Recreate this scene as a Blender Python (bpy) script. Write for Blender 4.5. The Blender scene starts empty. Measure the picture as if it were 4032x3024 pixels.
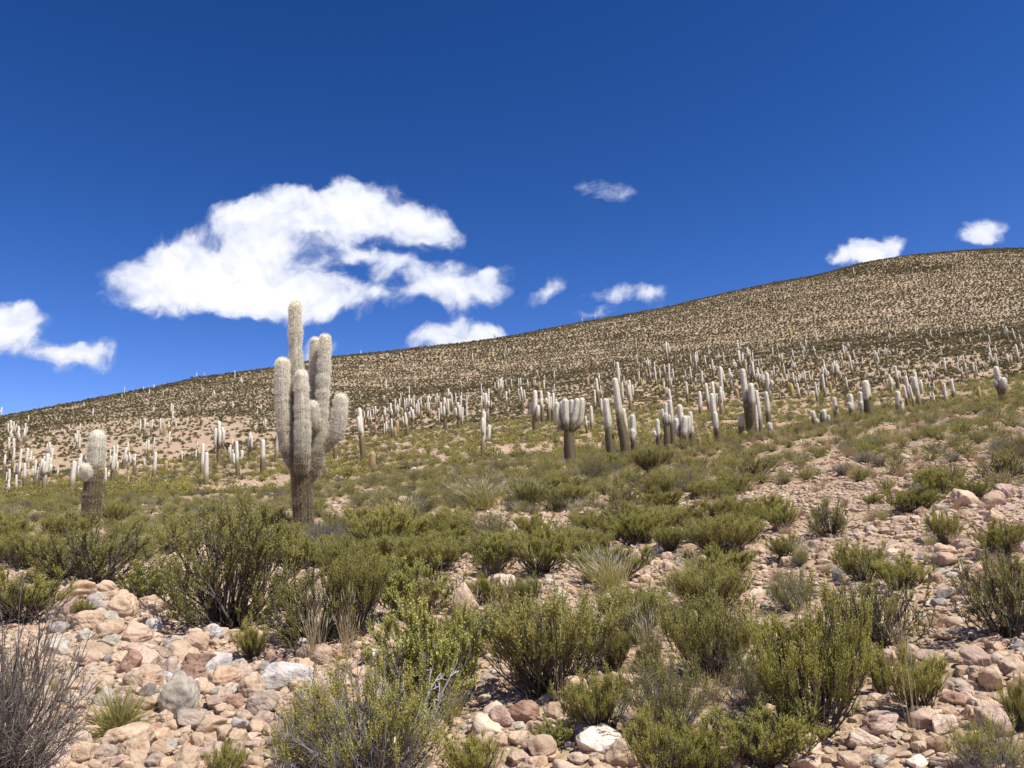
import bpy, math, random
import numpy as np
from mathutils import Matrix, Vector

R = math.radians
rng = np.random.default_rng(11)
random.seed(11)
scene = bpy.context.scene
COL = scene.collection

# ------------------------------------------------------------------ camera
W, H = 4032.0, 3024.0
FPX = 3230.0                       # focal length in photo pixels
PITCH, ROLL, EYE = R(12.0), R(-2.5), 1.6
cam_data = bpy.data.cameras.new('camera')
cam_data.sensor_fit = 'HORIZONTAL'
cam_data.sensor_width = 36.0
cam_data.lens = 36.0 * FPX / W
cam_data.clip_start = 0.05
cam_data.clip_end = 20000
cam = bpy.data.objects.new('camera', cam_data)
CAM_ROT = Matrix.Rotation(R(90) + PITCH, 4, 'X') @ Matrix.Rotation(ROLL, 4, 'Z')
cam.matrix_world = Matrix.Translation((0, 0, EYE)) @ CAM_ROT
COL.objects.link(cam)
scene.camera = cam
CR = np.array(CAM_ROT.to_3x3())

# ------------------------------------------------------------------ light and exposure
SUN_AZ, SUN_EL = 130.0, 58.0       # azimuth clockwise from the view direction
sun_data = bpy.data.lights.new('sun', 'SUN')
sun_data.energy = 5.0
sun_data.angle = R(0.53)
sun_data.color = (1.0, 0.965, 0.885)
sun = bpy.data.objects.new('sun', sun_data)
to_sun = Vector((math.sin(R(SUN_AZ)) * math.cos(R(SUN_EL)), math.cos(R(SUN_AZ)) * math.cos(R(SUN_EL)), math.sin(R(SUN_EL))))
sun.rotation_euler = to_sun.to_track_quat('Z', 'Y').to_euler()
sun.location = (30, -30, 60)
COL.objects.link(sun)

scene.render.engine = 'CYCLES'
scene.cycles.use_denoising = True
scene.cycles.max_bounces = 6
scene.cycles.diffuse_bounces = 3
scene.cycles.transparent_max_bounces = 6
scene.cycles.caustics_reflective = False
scene.cycles.caustics_refractive = False
scene.render.use_persistent_data = False
scene.view_settings.view_transform = 'Standard'
scene.view_settings.look = 'None'
scene.view_settings.gamma = 1.0
scene.view_settings.use_curve_mapping = False
scene.view_settings.exposure = 0.46


def ray(px, py):
    """photo pixel -> horizontal azimuth (from +Y towards +X) and tangent of elevation"""
    px, py = np.asarray(px, float), np.asarray(py, float)
    v = np.stack([(px - W / 2) / FPX, -(py - H / 2) / FPX, -np.ones_like(px)], -1) @ CR.T
    return np.arctan2(v[..., 0], v[..., 1]), v[..., 2] / np.hypot(v[..., 0], v[..., 1])


def project(p):
    """world point(s) -> photo pixel"""
    q = (np.asarray(p, float) - np.array([0, 0, EYE])) @ CR
    return W / 2 + FPX * q[..., 0] / -q[..., 2], H / 2 - FPX * q[..., 1] / -q[..., 2]


# ------------------------------------------------------------------ world: sky and clouds
world = bpy.data.worlds.new('World')
scene.world = world
world.use_nodes = True
WN, WL = world.node_tree.nodes, world.node_tree.links
WN.clear()


def wnode(t, **kw):
    n = WN.new(t)
    for k, v in kw.items():
        setattr(n, k, v)
    return n


def wmath(op, a, b=None, c=None, clamp=False):
    n = wnode('ShaderNodeMath', operation=op, use_clamp=clamp)
    for i, s in enumerate((a, b, c)):
        if s is None:
            continue
        if isinstance(s, (int, float)):
            n.inputs[i].default_value = s
        else:
            WL.new(s, n.inputs[i])
    return n.outputs[0]


sky = wnode('ShaderNodeTexSky', sky_type='NISHITA', sun_disc=False)
sky.sun_elevation, sky.sun_rotation = R(SUN_EL), R(SUN_AZ)
sky.altitude, sky.air_density, sky.dust_density, sky.ozone_density = 2200, 1.0, 0.3, 3.0
hsv = wnode('ShaderNodeHueSaturation')
hsv.inputs['Saturation'].default_value = 1.30
hsv.inputs['Value'].default_value = 1.0
WL.new(sky.outputs[0], hsv.inputs['Color'])
gam = wnode('ShaderNodeGamma'); gam.inputs['Gamma'].default_value = 1.5
WL.new(hsv.outputs[0], gam.inputs[0])
tintn = wnode('ShaderNodeVectorMath', operation='MULTIPLY'); tintn.inputs[1].default_value = (1.78, .72, .60)
WL.new(gam.outputs[0], tintn.inputs[0])
SKY_STRENGTH = 0.092

tc = wnode('ShaderNodeTexCoord')
sep = wnode('ShaderNodeSeparateXYZ')
WL.new(tc.outputs['Generated'], sep.inputs[0])
fy = wmath('MAXIMUM', sep.outputs[1], 0.02)
front = wmath('GREATER_THAN', sep.outputs[1], 0.05)
u = wmath('DIVIDE', sep.outputs[0], fy)
v = wmath('DIVIDE', sep.outputs[2], fy)
comb = wnode('ShaderNodeCombineXYZ')
WL.new(u, comb.inputs[0]); WL.new(v, comb.inputs[1])


def warp(vec, scale, amp, seed):
    n = wnode('ShaderNodeTexNoise', noise_dimensions='3D')
    n.inputs['Scale'].default_value = scale
    n.inputs['Detail'].default_value = 4.0
    n.inputs['Roughness'].default_value = 0.55
    add = wnode('ShaderNodeVectorMath', operation='ADD')
    WL.new(vec, add.inputs[0]); add.inputs[1].default_value = (0, 0, seed)
    WL.new(add.outputs[0], n.inputs['Vector'])
    sub = wnode('ShaderNodeVectorMath', operation='SUBTRACT')
    WL.new(n.outputs['Color'], sub.inputs[0]); sub.inputs[1].default_value = (0.5, 0.5, 0.5)
    sc = wnode('ShaderNodeVectorMath', operation='SCALE')
    WL.new(sub.outputs[0], sc.inputs[0]); sc.inputs['Scale'].default_value = amp
    out = wnode('ShaderNodeVectorMath', operation='ADD')
    WL.new(vec, out.inputs[0]); WL.new(sc.outputs[0], out.inputs[1])
    flat = wnode('ShaderNodeVectorMath', operation='MULTIPLY')
    WL.new(out.outputs[0], flat.inputs[0]); flat.inputs[1].default_value = (1, 1, 0)
    return flat.outputs[0]


w1 = warp(comb.outputs[0], 8.0, 0.075, 3.1)
w2 = warp(w1, 30.0, 0.024, 7.7)
# every cloud lobe: photo pixel centre, half width, half height, tilt, weight
LOBES = [
    (1330, 1000, 190, 62, 4, .5), (1240, 1120, 170, 62, 0, .5), (815, 1085, 400, 165, -3, 1.1), (580, 1085, 150, 110, 0, .75), (1000, 1125, 300, 125, 8, .9), (700, 985, 150, 85, 0, .65), (850, 1180, 330, 80, 4, .6),
    (1180, 850, 300, 125, 2, .95), (1490, 840, 280, 140, 6, 1.0), (950, 855, 150, 90, -6, .7), (1390, 765, 130, 85, 0, .65), (1690, 895, 130, 110, 25, .75), (1100, 780, 130, 70, 0, .5),
    (1060, 975, 150, 95, -15, .6), (1120, 1205, 260, 70, 4, .75), (1360, 1185, 190, 80, -12, .85), (1570, 1060, 135, 75, 15, .95), (1440, 1005, 90, 36, 5, .45),
    (1810, 1145, 180, 115, 12, 1.0), (1660, 1180, 180, 55, 5, .6), (1950, 1130, 75, 85, 0, .6), (1770, 930, 60, 80, 0, .35),
    (30, 1295, 130, 115, 0, .95), (-120, 1310, 220, 140, 0, .9), (330, 1400, 170, 65, -6, .75), (170, 1405, 200, 48, 0, .65),
    (1730, 1310, 110, 45, -10, .7), (1880, 1310, 120, 42, 8, .75), (1790, 1350, 220, 45, 0, .75), (1270, 1370, 100, 55, 0, .7),
    (2380, 735, 110, 55, 18, .40), (2470, 775, 100, 42, 12, .34), (2150, 1150, 90, 40, -28, .55), (2420, 1155, 130, 48, 4, .62), (2560, 1165, 95, 45, 0, .62), (2350, 1225, 90, 26, 0, .42),
    (3390, 990, 150, 62, -6, .85), (3460, 970, 110, 58, 0, .75), (3310, 1005, 65, 50, 0, .5), (3860, 905, 110, 60, -8, .8), (3890, 940, 90, 45, 0, .7),
    (-900, 1150, 420, 170, 5, .9), (-700, 1300, 300, 110, 0, .8), (4700, 900, 260, 110, 0, .8), (5300, 750, 300, 130, 0, .8), (-1600, 700, 380, 150, 0, .7)]
acc = None
for (cx, cy, hw, hh, tilt, wt) in LOBES:
    d = np.array([(cx - W / 2) / FPX, -(cy - H / 2) / FPX, -1.0]) @ CR.T
    u0, v0 = d[0] / d[1], d[2] / d[1]
    k = 1.0 / FPX / d[1] * 1.22
    mp = wnode('ShaderNodeMapping', vector_type='TEXTURE')
    mp.inputs['Location'].default_value = (u0, v0, 0)
    mp.inputs['Rotation'].default_value = (0, 0, -R(tilt) - ROLL)
    mp.inputs['Scale'].default_value = (hw * k, hh * k, 1)
    WL.new(w2, mp.inputs['Vector'])
    g = wnode('ShaderNodeTexGradient', gradient_type='SPHERICAL')
    WL.new(mp.outputs[0], g.inputs[0])
    s = wmath('MULTIPLY', g.outputs['Fac'], wt)
    acc = s if acc is None else wmath('ADD', acc, s)
fine = wnode('ShaderNodeTexNoise')
fine.inputs['Scale'].default_value = 26.0
fine.inputs['Detail'].default_value = 9.0
fine.inputs['Roughness'].default_value = 0.56
WL.new(w1, fine.inputs['Vector'])
fn = wmath('MULTIPLY', wmath('SUBTRACT', fine.outputs['Fac'], 0.5), 1.0)
dens = wmath('ADD', acc, fn)
mr = wnode('ShaderNodeMapRange', interpolation_type='SMOOTHSTEP')
mr.inputs['From Min'].default_value = 0.14
mr.inputs['From Max'].default_value = 0.66
WL.new(dens, mr.inputs['Value'])
alpha = wmath('MULTIPLY', wmath('MULTIPLY', mr.outputs[0], front), wmath('GREATER_THAN', acc, 0.001))
ramp = wnode('ShaderNodeValToRGB')  # cloud shading painted by density, blue-grey edges to white core
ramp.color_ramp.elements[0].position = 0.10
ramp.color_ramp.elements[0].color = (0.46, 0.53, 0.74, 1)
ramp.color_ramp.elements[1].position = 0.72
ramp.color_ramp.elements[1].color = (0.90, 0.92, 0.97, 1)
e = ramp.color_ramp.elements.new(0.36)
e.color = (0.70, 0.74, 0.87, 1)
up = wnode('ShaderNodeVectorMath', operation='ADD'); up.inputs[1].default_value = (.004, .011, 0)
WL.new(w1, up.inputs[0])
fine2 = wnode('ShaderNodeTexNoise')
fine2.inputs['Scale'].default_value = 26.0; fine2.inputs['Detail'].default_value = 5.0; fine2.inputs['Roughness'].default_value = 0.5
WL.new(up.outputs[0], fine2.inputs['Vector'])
painted_shade = wmath('MULTIPLY', wmath('SUBTRACT', fine.outputs['Fac'], fine2.outputs['Fac']), 1.1)  # billow shading as if lit from above, painted into the cloud colour
WL.new(wmath('ADD', wmath('MULTIPLY', dens, .60), painted_shade), ramp.inputs[0])
bg1 = wnode('ShaderNodeBackground')
bg1.inputs['Strength'].default_value = SKY_STRENGTH
WL.new(tintn.outputs[0], bg1.inputs['Color'])
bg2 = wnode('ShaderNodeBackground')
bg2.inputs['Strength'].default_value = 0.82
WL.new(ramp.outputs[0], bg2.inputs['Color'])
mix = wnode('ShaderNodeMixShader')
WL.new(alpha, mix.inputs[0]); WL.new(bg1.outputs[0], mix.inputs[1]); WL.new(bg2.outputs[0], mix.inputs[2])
wout = wnode('ShaderNodeOutputWorld')
WL.new(mix.outputs[0], wout.inputs['Surface'])

# ------------------------------------------------------------------ terrain function
# ridges and hollows of the slope: (photo x, photo y, metres from the camera)
L_BROW = [(-900, 2060, 30), (0, 2020, 30), (1000, 2012, 34), (1900, 1862, 36), (2450, 1797, 40), (2700, 1765, 43), (3300, 1662, 43), (4032, 1568, 46), (4900, 1480, 46)]
L_DIP = [(-900, 2030, 60), (0, 1982, 60), (1000, 1925, 60), (1900, 1797, 62), (2450, 1768, 60), (2700, 1752, 62), (3300, 1690, 62), (4032, 1585, 66), (4900, 1490, 66)]
L_FOOT = [(-900, 1990, 112), (0, 1948, 112), (1000, 1865, 92), (1900, 1718, 110), (2450, 1650, 115), (2700, 1632, 118), (3300, 1636, 105), (4032, 1530, 115), (4900, 1420, 115)]
L_MID = [(-900, 1920, 200), (0, 1850, 200), (1000, 1740, 190), (1900, 1635, 200), (2450, 1570, 200), (2700, 1552, 200), (3300, 1500, 200), (4032, 1430, 200), (4900, 1330, 200)]
L_HIGH = [(-900, 1830, 320), (0, 1738, 320), (1000, 1600, 320), (1900, 1490, 370), (2450, 1430, 380), (2700, 1405, 390), (3300, 1330, 400), (4032, 1280, 420), (4900, 1180, 420)]
L_SKY = [(-900, 1775, 460), (0, 1630, 480), (364, 1559, 500), (775, 1470, 510), (1094, 1427, 520), (1312, 1388, 530), (1640, 1352, 560), (1970, 1312, 620),
         (2370, 1240, 690), (2734, 1163, 740), (3100, 1086, 800), (3372, 1021, 850), (3555, 993, 880), (3737, 969, 910), (3846, 958, 930), (4032, 961, 960), (4500, 975, 960), (5200, 1000, 960)]
SIDE = {'b': ((R(75), 40, .05), (R(120), 40, -.10)), 'd': ((R(75), 66, .06), (R(120), 66, -.10)), 'f': ((R(75), 115, .07), (R(120), 115, -.10)),
        'm': ((R(75), 200, .08), (R(120), 200, -.10)), 'h': ((R(75), 400, .09), (R(120), 400, -.10)), 's': ((R(75), 900, .10), (R(120), 900, -.08))}


def layer(pts, key):
    a, t = ray([p[0] for p in pts], [p[1] for p in pts])
    dd = np.array([p[2] for p in pts], float)
    (a1, d1, t1), (a2, d2, t2) = SIDE[key]
    tl = t1 - .12
    az = np.concatenate([[-math.pi, -a2, -a1], a, [a1, a2, math.pi]])
    return az, np.concatenate([[d2, d2, d1], dd, [d1, d2, d2]]), np.concatenate([[t2, t2, max(tl, -.05)], t, [t1 + .08, t2, t2]])


LAYERS = [layer(L_BROW, 'b'), layer(L_DIP, 'd'), layer(L_FOOT, 'f'), layer(L_MID, 'm'), layer(L_HIGH, 'h'), layer(L_SKY, 's')]
NR = 520
RAD = np.geomspace(0.4, 9000, NR)
AZ = np.concatenate([np.linspace(-math.pi, -R(48), 60)[:-1], np.linspace(-R(48), R(48), 520), np.linspace(R(48), math.pi, 60)[1:]])
ZT = np.zeros((len(AZ), NR))
for i, a in enumerate(AZ):
    ds, zs = [0.0], [-EYE]
    for (la, ld, lt) in LAYERS:
        d = float(np.interp(a, la, ld)); t = float(np.interp(a, la, lt))
        ds.append(d); zs.append(d * t)
    ds += [ds[-1] * 1.3, 3500, 9500]
    zs += [zs[-1] * 1.04, -60, -120]
    ZT[i] = np.interp(RAD, ds, zs) + EYE
ker = np.exp(-0.5 * (np.arange(-8, 9) / 3.2) ** 2); ker /= ker.sum()
pad = np.pad(ZT, ((0, 0), (8, 8)), mode='edge')
ZT = sum(pad[:, j:j + NR] * ker[j] for j in range(17))
for _ in range(10):
    ZT[1:-1] = (ZT[:-2] + 2 * ZT[1:-1] + ZT[2:]) / 4

_nw = []
for lam, amp in ((0.7, .012), (1.6, .03), (4.5, .06), (14, .10), (45, .18), (130, .5)):
    for _ in range(4):
        th = rng.uniform(0, 2 * math.pi)
        k = 2 * math.pi / (lam * rng.uniform(.7, 1.4))
        _nw.append((k * math.cos(th), k * math.sin(th), rng.uniform(0, 6.28), amp * .6, lam))


def zt(x, y):
    x, y = np.asarray(x, float), np.asarray(y, float)
    a, d = np.arctan2(x, y), np.maximum(np.hypot(x, y), .41)
    j = np.clip(np.log(d / RAD[0]) / math.log(RAD[-1] / RAD[0]) * (NR - 1), 0, NR - 1.001)
    i = np.clip(np.interp(a, AZ, np.arange(len(AZ))), 0, len(AZ) - 1.001)
    i0, j0 = i.astype(int), j.astype(int)
    fi, fj = i - i0, j - j0
    z = (ZT[i0, j0] * (1 - fi) + ZT[i0 + 1, j0] * fi) * (1 - fj) + (ZT[i0, j0 + 1] * (1 - fi) + ZT[i0 + 1, j0 + 1] * fi) * fj
    n = np.zeros_like(z)
    for kx, ky, ph, am, lam in _nw:
        w = np.clip((d - lam * 1.0) / (lam * 4), 0, 1) if lam > 2 else 1.0
        n += am * w * np.sin(kx * x + ky * y + ph)
    return z + n


def hit(px, py):
    """where the view through a photo pixel meets the ground"""
    a, t = ray(px, py)
    d = np.geomspace(2.2, 1100, 3000)
    x, y = np.sin(a) * d, np.cos(a) * d
    below = zt(x, y) >= EYE + t * d
    if not below.any():
        return None
    k = int(np.argmax(below))
    return np.array([x[k], y[k], float(zt(x[k], y[k]))]), d[k]


def at_dist(px, py, d):
    a, t = ray(px, py)
    x, y = math.sin(a) * d, math.cos(a) * d
    return np.array([x, y, EYE + t * d])


# ------------------------------------------------------------------ mesh helpers
def mesh_tris(name, verts, tris, mats=(), mat_idx=None, attrs=None, smooth=False):
    verts = np.ascontiguousarray(verts, np.float32); tris = np.ascontiguousarray(tris, np.int32)
    me = bpy.data.meshes.new(name)
    n, m = len(verts), len(tris)
    me.vertices.add(n); me.vertices.foreach_set('co', verts.ravel())
    me.loops.add(m * 3); me.loops.foreach_set('vertex_index', tris.ravel())
    me.polygons.add(m)
    me.polygons.foreach_set('loop_start', np.arange(0, m * 3, 3, dtype=np.int32))
    me.polygons.foreach_set('loop_total', np.full(m, 3, np.int32))
    if smooth:
        me.polygons.foreach_set('use_smooth', np.ones(m, bool))
    for mt in mats:
        me.materials.append(mt)
    if mat_idx is not None:
        me.polygons.foreach_set('material_index', np.ascontiguousarray(mat_idx, np.int32))
    for k, a in (attrs or {}).items():
        at = me.attributes.new(k, 'FLOAT', 'POINT')
        at.data.foreach_set('value', np.ascontiguousarray(a, np.float32))
    me.update(calc_edges=True)
    return me


def link(name, me, parent=None, loc=None, rot=None, scale=None):
    o = bpy.data.objects.new(name, me)
    COL.objects.link(o)
    if parent is not None:
        o.parent = parent
        if name in ('spines', 'foliage', 'flower_buds'):     # needles and leaves too small to pick apart
            o['kind'] = 'stuff'
    if loc is not None:
        o.location = [float(c) for c in loc]
    if rot is not None:
        o.rotation_euler = [float(c) for c in rot]
    if scale is not None:
        o.scale = [float(c) for c in scale]
    return o


def tag(o, label, cat, group=None):
    o['label'] = label; o['category'] = cat
    if group:
        o['group'] = group
    return o


class Geo:
    def __init__(self):
        self.v, self.t, self.m, self.a, self.n = [], [], [], [], 0

    def add(self, v, t, mat=0, a=None):
        v = np.asarray(v, float).reshape(-1, 3); t = np.asarray(t, int).reshape(-1, 3)
        self.v.append(v); self.t.append(t + self.n); self.m.append(np.full(len(t), mat))
        self.a.append(np.full(len(v), .5) if a is None else np.asarray(a, float) * np.ones(len(v)))
        self.n += len(v)

    def arrays(self):
        return np.concatenate(self.v), np.concatenate(self.t), np.concatenate(self.m), np.concatenate(self.a)

    def mesh(self, name, mats, attr='tint', smooth=False, only=None):
        v, t, m, a = self.arrays()
        if only is not None:
            keep = m == only
            t = t[keep]
            used, inv = np.unique(t, return_inverse=True)
            v, a, t, m = v[used], a[used], inv.reshape(-1, 3), np.zeros(len(t))
        return mesh_tris(name, v, t, mats, m, {attr: a}, smooth)


# ------------------------------------------------------------------ materials
def mat_new(name):
    m = bpy.data.materials.new(name)
    m.use_nodes = True
    n, l = m.node_tree.nodes, m.node_tree.links
    return m, n, l, n['Principled BSDF'], n['Material Output']


def ramp_node(n, stops):
    r = n.new('ShaderNodeValToRGB')
    cr = r.color_ramp
    cr.elements[0].position, cr.elements[0].color = stops[0][0], (*stops[0][1], 1)
    cr.elements[1].position, cr.elements[1].color = stops[-1][0], (*stops[-1][1], 1)
    for p, c in stops[1:-1]:
        cr.elements.new(p).color = (*c, 1)
    return r


def noise(n, l, vec, scale, detail=5, rough=.6):
    t = n.new('ShaderNodeTexNoise')
    t.inputs['Scale'].default_value = scale; t.inputs['Detail'].default_value = detail; t.inputs['Roughness'].default_value = rough
    if vec is not None:
        l.new(vec, t.inputs['Vector'])
    return t


def mixc(n, l, fac, a, b, mode='MIX'):
    m = n.new('ShaderNodeMix'); m.data_type = 'RGBA'; m.blend_type = mode
    for s, i in ((fac, 0), (a, 6), (b, 7)):
        if isinstance(s, (int, float)):
            m.inputs[i].default_value = s
        elif isinstance(s, tuple):
            m.inputs[i].default_value = (*s, 1)
        else:
            l.new(s, m.inputs[i])
    return m.outputs[2]


def math_n(n, l, op, a, b=0.0, clamp=False):
    m = n.new('ShaderNodeMath'); m.operation = op; m.use_clamp = clamp
    for i, s in enumerate((a, b)):
        if isinstance(s, (int, float)):
            m.inputs[i].default_value = s
        else:
            l.new(s, m.inputs[i])
    return m.outputs[0]


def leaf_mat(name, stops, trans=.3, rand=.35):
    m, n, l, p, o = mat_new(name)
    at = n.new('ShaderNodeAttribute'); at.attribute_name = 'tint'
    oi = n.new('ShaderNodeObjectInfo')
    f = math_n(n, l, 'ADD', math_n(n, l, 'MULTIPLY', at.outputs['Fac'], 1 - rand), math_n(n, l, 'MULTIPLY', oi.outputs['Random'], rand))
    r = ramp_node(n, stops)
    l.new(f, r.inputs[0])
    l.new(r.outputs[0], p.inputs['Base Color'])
    p.inputs['Roughness'].default_value = .6
    p.inputs['Specular IOR Level'].default_value = .25
    tr = n.new('ShaderNodeBsdfTranslucent')
    l.new(r.outputs[0], tr.inputs['Color'])
    mx = n.new('ShaderNodeMixShader'); mx.inputs[0].default_value = trans
    l.new(p.outputs[0], mx.inputs[1]); l.new(tr.outputs[0], mx.inputs[2])
    l.new(mx.outputs[0], o.inputs['Surface'])
    return m


def stem_mat(name, stops):
    m, n, l, p, o = mat_new(name)
    at = n.new('ShaderNodeAttribute'); at.attribute_name = 'tint'
    g = n.new('ShaderNodeTexCoord')
    nz = noise(n, l, g.outputs['Object'], 40, 3)
    f = math_n(n, l, 'ADD', math_n(n, l, 'MULTIPLY', at.outputs['Fac'], .7), math_n(n, l, 'MULTIPLY', nz.outputs['Fac'], .3))
    r = ramp_node(n, stops); l.new(f, r.inputs[0]); l.new(r.outputs[0], p.inputs['Base Color'])
    p.inputs['Roughness'].default_value = .85; p.inputs['Specular IOR Level'].default_value = .15
    return m


M = {}
M['leaf_a'] = leaf_mat('tola_leaf', [(0, (.15, .145, .035)), (.5, (.315, .295, .07)), (1, (.53, .475, .14))], .32)
M['leaf_b'] = leaf_mat('broom_leaf', [(0, (.16, .15, .05)), (.5, (.315, .285, .08)), (1, (.52, .465, .155))], .32)
M['leaf_c'] = leaf_mat('round_leaf', [(0, (.15, .16, .035)), (.5, (.31, .31, .07)), (1, (.52, .48, .15))], .32)
M['leaf_e'] = leaf_mat('dark_leaf', [(0, (.13, .125, .04)), (.5, (.25, .23, .07)), (1, (.40, .36, .13))], .32)
M['leaf_far'] = leaf_mat('far_leaf', [(0, (.09, .083, .036)), (.45, (.165, .147, .062)), (1, (.28, .24, .11))], .15, .55)
M['leaf_dark'] = leaf_mat('far_dark_leaf', [(0, (.05, .045, .024)), (.5, (.088, .078, .038)), (1, (.15, .13, .062))], .1, .5)
M['bud'] = leaf_mat('bud', [(0, (.45, .42, .12)), (1, (.6, .56, .25))], .2)
M['straw'] = leaf_mat('straw', [(0, (.30, .22, .11)), (.5, (.45, .35, .19)), (1, (.58, .48, .30))], .35)
M['seed'] = leaf_mat('seed_head', [(0, (.44, .38, .26)), (1, (.66, .60, .48))], .4)
M['green_grass'] = leaf_mat('green_grass', [(0, (.20, .20, .05)), (.5, (.36, .35, .09)), (1, (.52, .46, .17))], .35)
M['red_grass'] = leaf_mat('red_grass', [(0, (.27, .15, .09)), (.5, (.38, .23, .14)), (1, (.47, .33, .22))], .35)
M['stem'] = stem_mat('stem', [(0, (.035, .028, .022)), (.5, (.085, .07, .055)), (1, (.20, .17, .14))])
M['stem_grey'] = stem_mat('grey_stem', [(0, (.07, .062, .055)), (.5, (.17, .152, .135)), (1, (.36, .33, .30))])
M['stem_dead'] = stem_mat('dead_stem', [(0, (.05, .041, .033)), (.5, (.125, .104, .084)), (1, (.36, .32, .275))])
M['stem_white'] = stem_mat('white_stem', [(0, (.32, .29, .26)), (.5, (.50, .47, .43)), (1, (.66, .63, .60))])


def rock_mat(name, c1, c2, c3):
    m, n, l, p, o = mat_new(name)
    g = n.new('ShaderNodeTexCoord'); oi = n.new('ShaderNodeObjectInfo')
    off = n.new('ShaderNodeVectorMath'); off.operation = 'ADD'
    sc = n.new('ShaderNodeVectorMath'); sc.operation = 'SCALE'; sc.inputs['Scale'].default_value = 37.0
    cb = n.new('ShaderNodeCombineXYZ'); l.new(oi.outputs['Random'], cb.inputs[0]); l.new(oi.outputs['Random'], cb.inputs[1])
    l.new(cb.outputs[0], sc.inputs[0]); l.new(g.outputs['Object'], off.inputs[0]); l.new(sc.outputs[0], off.inputs[1])
    n1 = noise(n, l, off.outputs[0], 1.6, 6, .65)
    r = ramp_node(n, [(.32, c1), (.5, c2), (.68, c3)])
    l.new(n1.outputs['Fac'], r.inputs[0])
    n2 = noise(n, l, off.outputs[0], 22, 4, .7)
    col = mixc(n, l, .38, r.outputs[0], n2.outputs['Fac'], 'OVERLAY')
    val = n.new('ShaderNodeHueSaturation')
    mr = n.new('ShaderNodeMapRange'); mr.inputs['To Min'].default_value = .86; mr.inputs['To Max'].default_value = 1.15
    l.new(oi.outputs['Random'], mr.inputs['Value']); l.new(mr.outputs[0], val.inputs['Value'])
    l.new(col, val.inputs['Color']); l.new(val.outputs[0], p.inputs['Base Color'])
    p.inputs['Roughness'].default_value = .9; p.inputs['Specular IOR Level'].default_value = .15
    b = n.new('ShaderNodeBump'); b.inputs['Strength'].default_value = .45; b.inputs['Distance'].default_value = .045
    n3 = noise(n, l, off.outputs[0], 7, 8, .7)
    l.new(n3.outputs['Fac'], b.inputs['Height']); l.new(b.outputs[0], p.inputs['Normal'])
    return m


ROCK = {
    'tan': rock_mat('rock_tan', (.375, .26, .168), (.485, .35, .24), (.56, .43, .31)),
    'orange': rock_mat('rock_orange', (.40, .255, .155), (.51, .345, .222), (.58, .43, .295)),
    'pinkbrown': rock_mat('rock_pinkbrown', (.32, .22, .165), (.43, .31, .24), (.51, .38, .30)),
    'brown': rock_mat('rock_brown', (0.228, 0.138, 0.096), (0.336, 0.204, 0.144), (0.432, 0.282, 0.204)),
    'pale': rock_mat('rock_pale', (.46, .34, .245), (.57, .44, .325), (.64, .52, .41)),
    'cream': rock_mat('rock_pale', (0.504, 0.384, 0.288), (0.660, 0.528, 0.408), (0.740, 0.636, 0.516)),
    'white': rock_mat('rock_white', (.52, .43, .33), (.68, .59, .47), (.74, .66, .54)),
    'grey': rock_mat('rock_grey', (.22, .195, .165), (.33, .295, .255), (.42, .38, .335)),
    'lightgrey': rock_mat('rock_lightgrey', (.34, .305, .265), (.48, .44, .39), (.58, .54, .48)),
    'greygreen': rock_mat('rock_greygreen', (0.27, 0.235, 0.18), (0.41, 0.365, 0.285), (0.53, 0.465, 0.375)),
    'tangrey': rock_mat('rock_tangrey', (0.276, 0.210, 0.162), (0.396, 0.312, 0.240), (0.492, 0.402, 0.324)),
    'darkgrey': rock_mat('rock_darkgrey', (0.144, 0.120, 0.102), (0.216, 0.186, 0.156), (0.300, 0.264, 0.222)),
}


def cactus_mat(name, stops, speck=.5, trans=0.0):
    m, n, l, p, o = mat_new(name)
    at = n.new('ShaderNodeAttribute'); at.attribute_name = 'tint'
    g = n.new('ShaderNodeTexCoord')
    nz = noise(n, l, g.outputs['Object'], 5, 5, .7)
    f = math_n(n, l, 'ADD', at.outputs['Fac'], math_n(n, l, 'MULTIPLY', math_n(n, l, 'SUBTRACT', nz.outputs['Fac'], .5), .22))
    r = ramp_node(n, stops); l.new(f, r.inputs[0])
    n2 = noise(n, l, g.outputs['Object'], 55, 3, .7)
    col = mixc(n, l, speck, r.outputs[0], n2.outputs['Fac'], 'OVERLAY')
    l.new(col, p.inputs['Base Color'])
    p.inputs['Roughness'].default_value = .8; p.inputs['Specular IOR Level'].default_value = .1
    if trans:
        tr = n.new('ShaderNodeBsdfTranslucent'); l.new(col, tr.inputs['Color'])
        mx = n.new('ShaderNodeMixShader'); mx.inputs[0].default_value = trans
        l.new(p.outputs[0], mx.inputs[1]); l.new(tr.outputs[0], mx.inputs[2]); l.new(mx.outputs[0], o.inputs['Surface'])
    return m


M['flesh'] = cactus_mat('cactus_skin', [(0, (.11, .095, .06)), (.35, (.15, .13, .075)), (.5, (.17, .15, .10)), (.62, (.50, .475, .385)), (1, (.70, .675, .575))])
M['far_flesh'] = cactus_mat('far_cactus_skin', [(0, (.12, .095, .055)), (.35, (.19, .16, .085)), (.48, (.30, .265, .17)), (.6, (.50, .475, .375)), (1, (.70, .68, .575))])
M['spine'] = cactus_mat('cactus_spine', [(0, (.38, .31, .20)), (.35, (.48, .41, .27)), (.5, (.66, .59, .45)), (.62, (.85, .825, .715)), (.93, (.93, .91, .81)), (1, (.95, .89, .66))], 0, .42)
M['young'] = cactus_mat('young_cactus_skin', [(0, (.19, .17, .075)), (.6, (.30, .26, .10)), (1, (.42, .33, .13))])
M['orange'] = cactus_mat('orange_cactus_skin', [(0, (.21, .15, .08)), (.6, (.31, .215, .11)), (1, (.43, .32, .17))])
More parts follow.
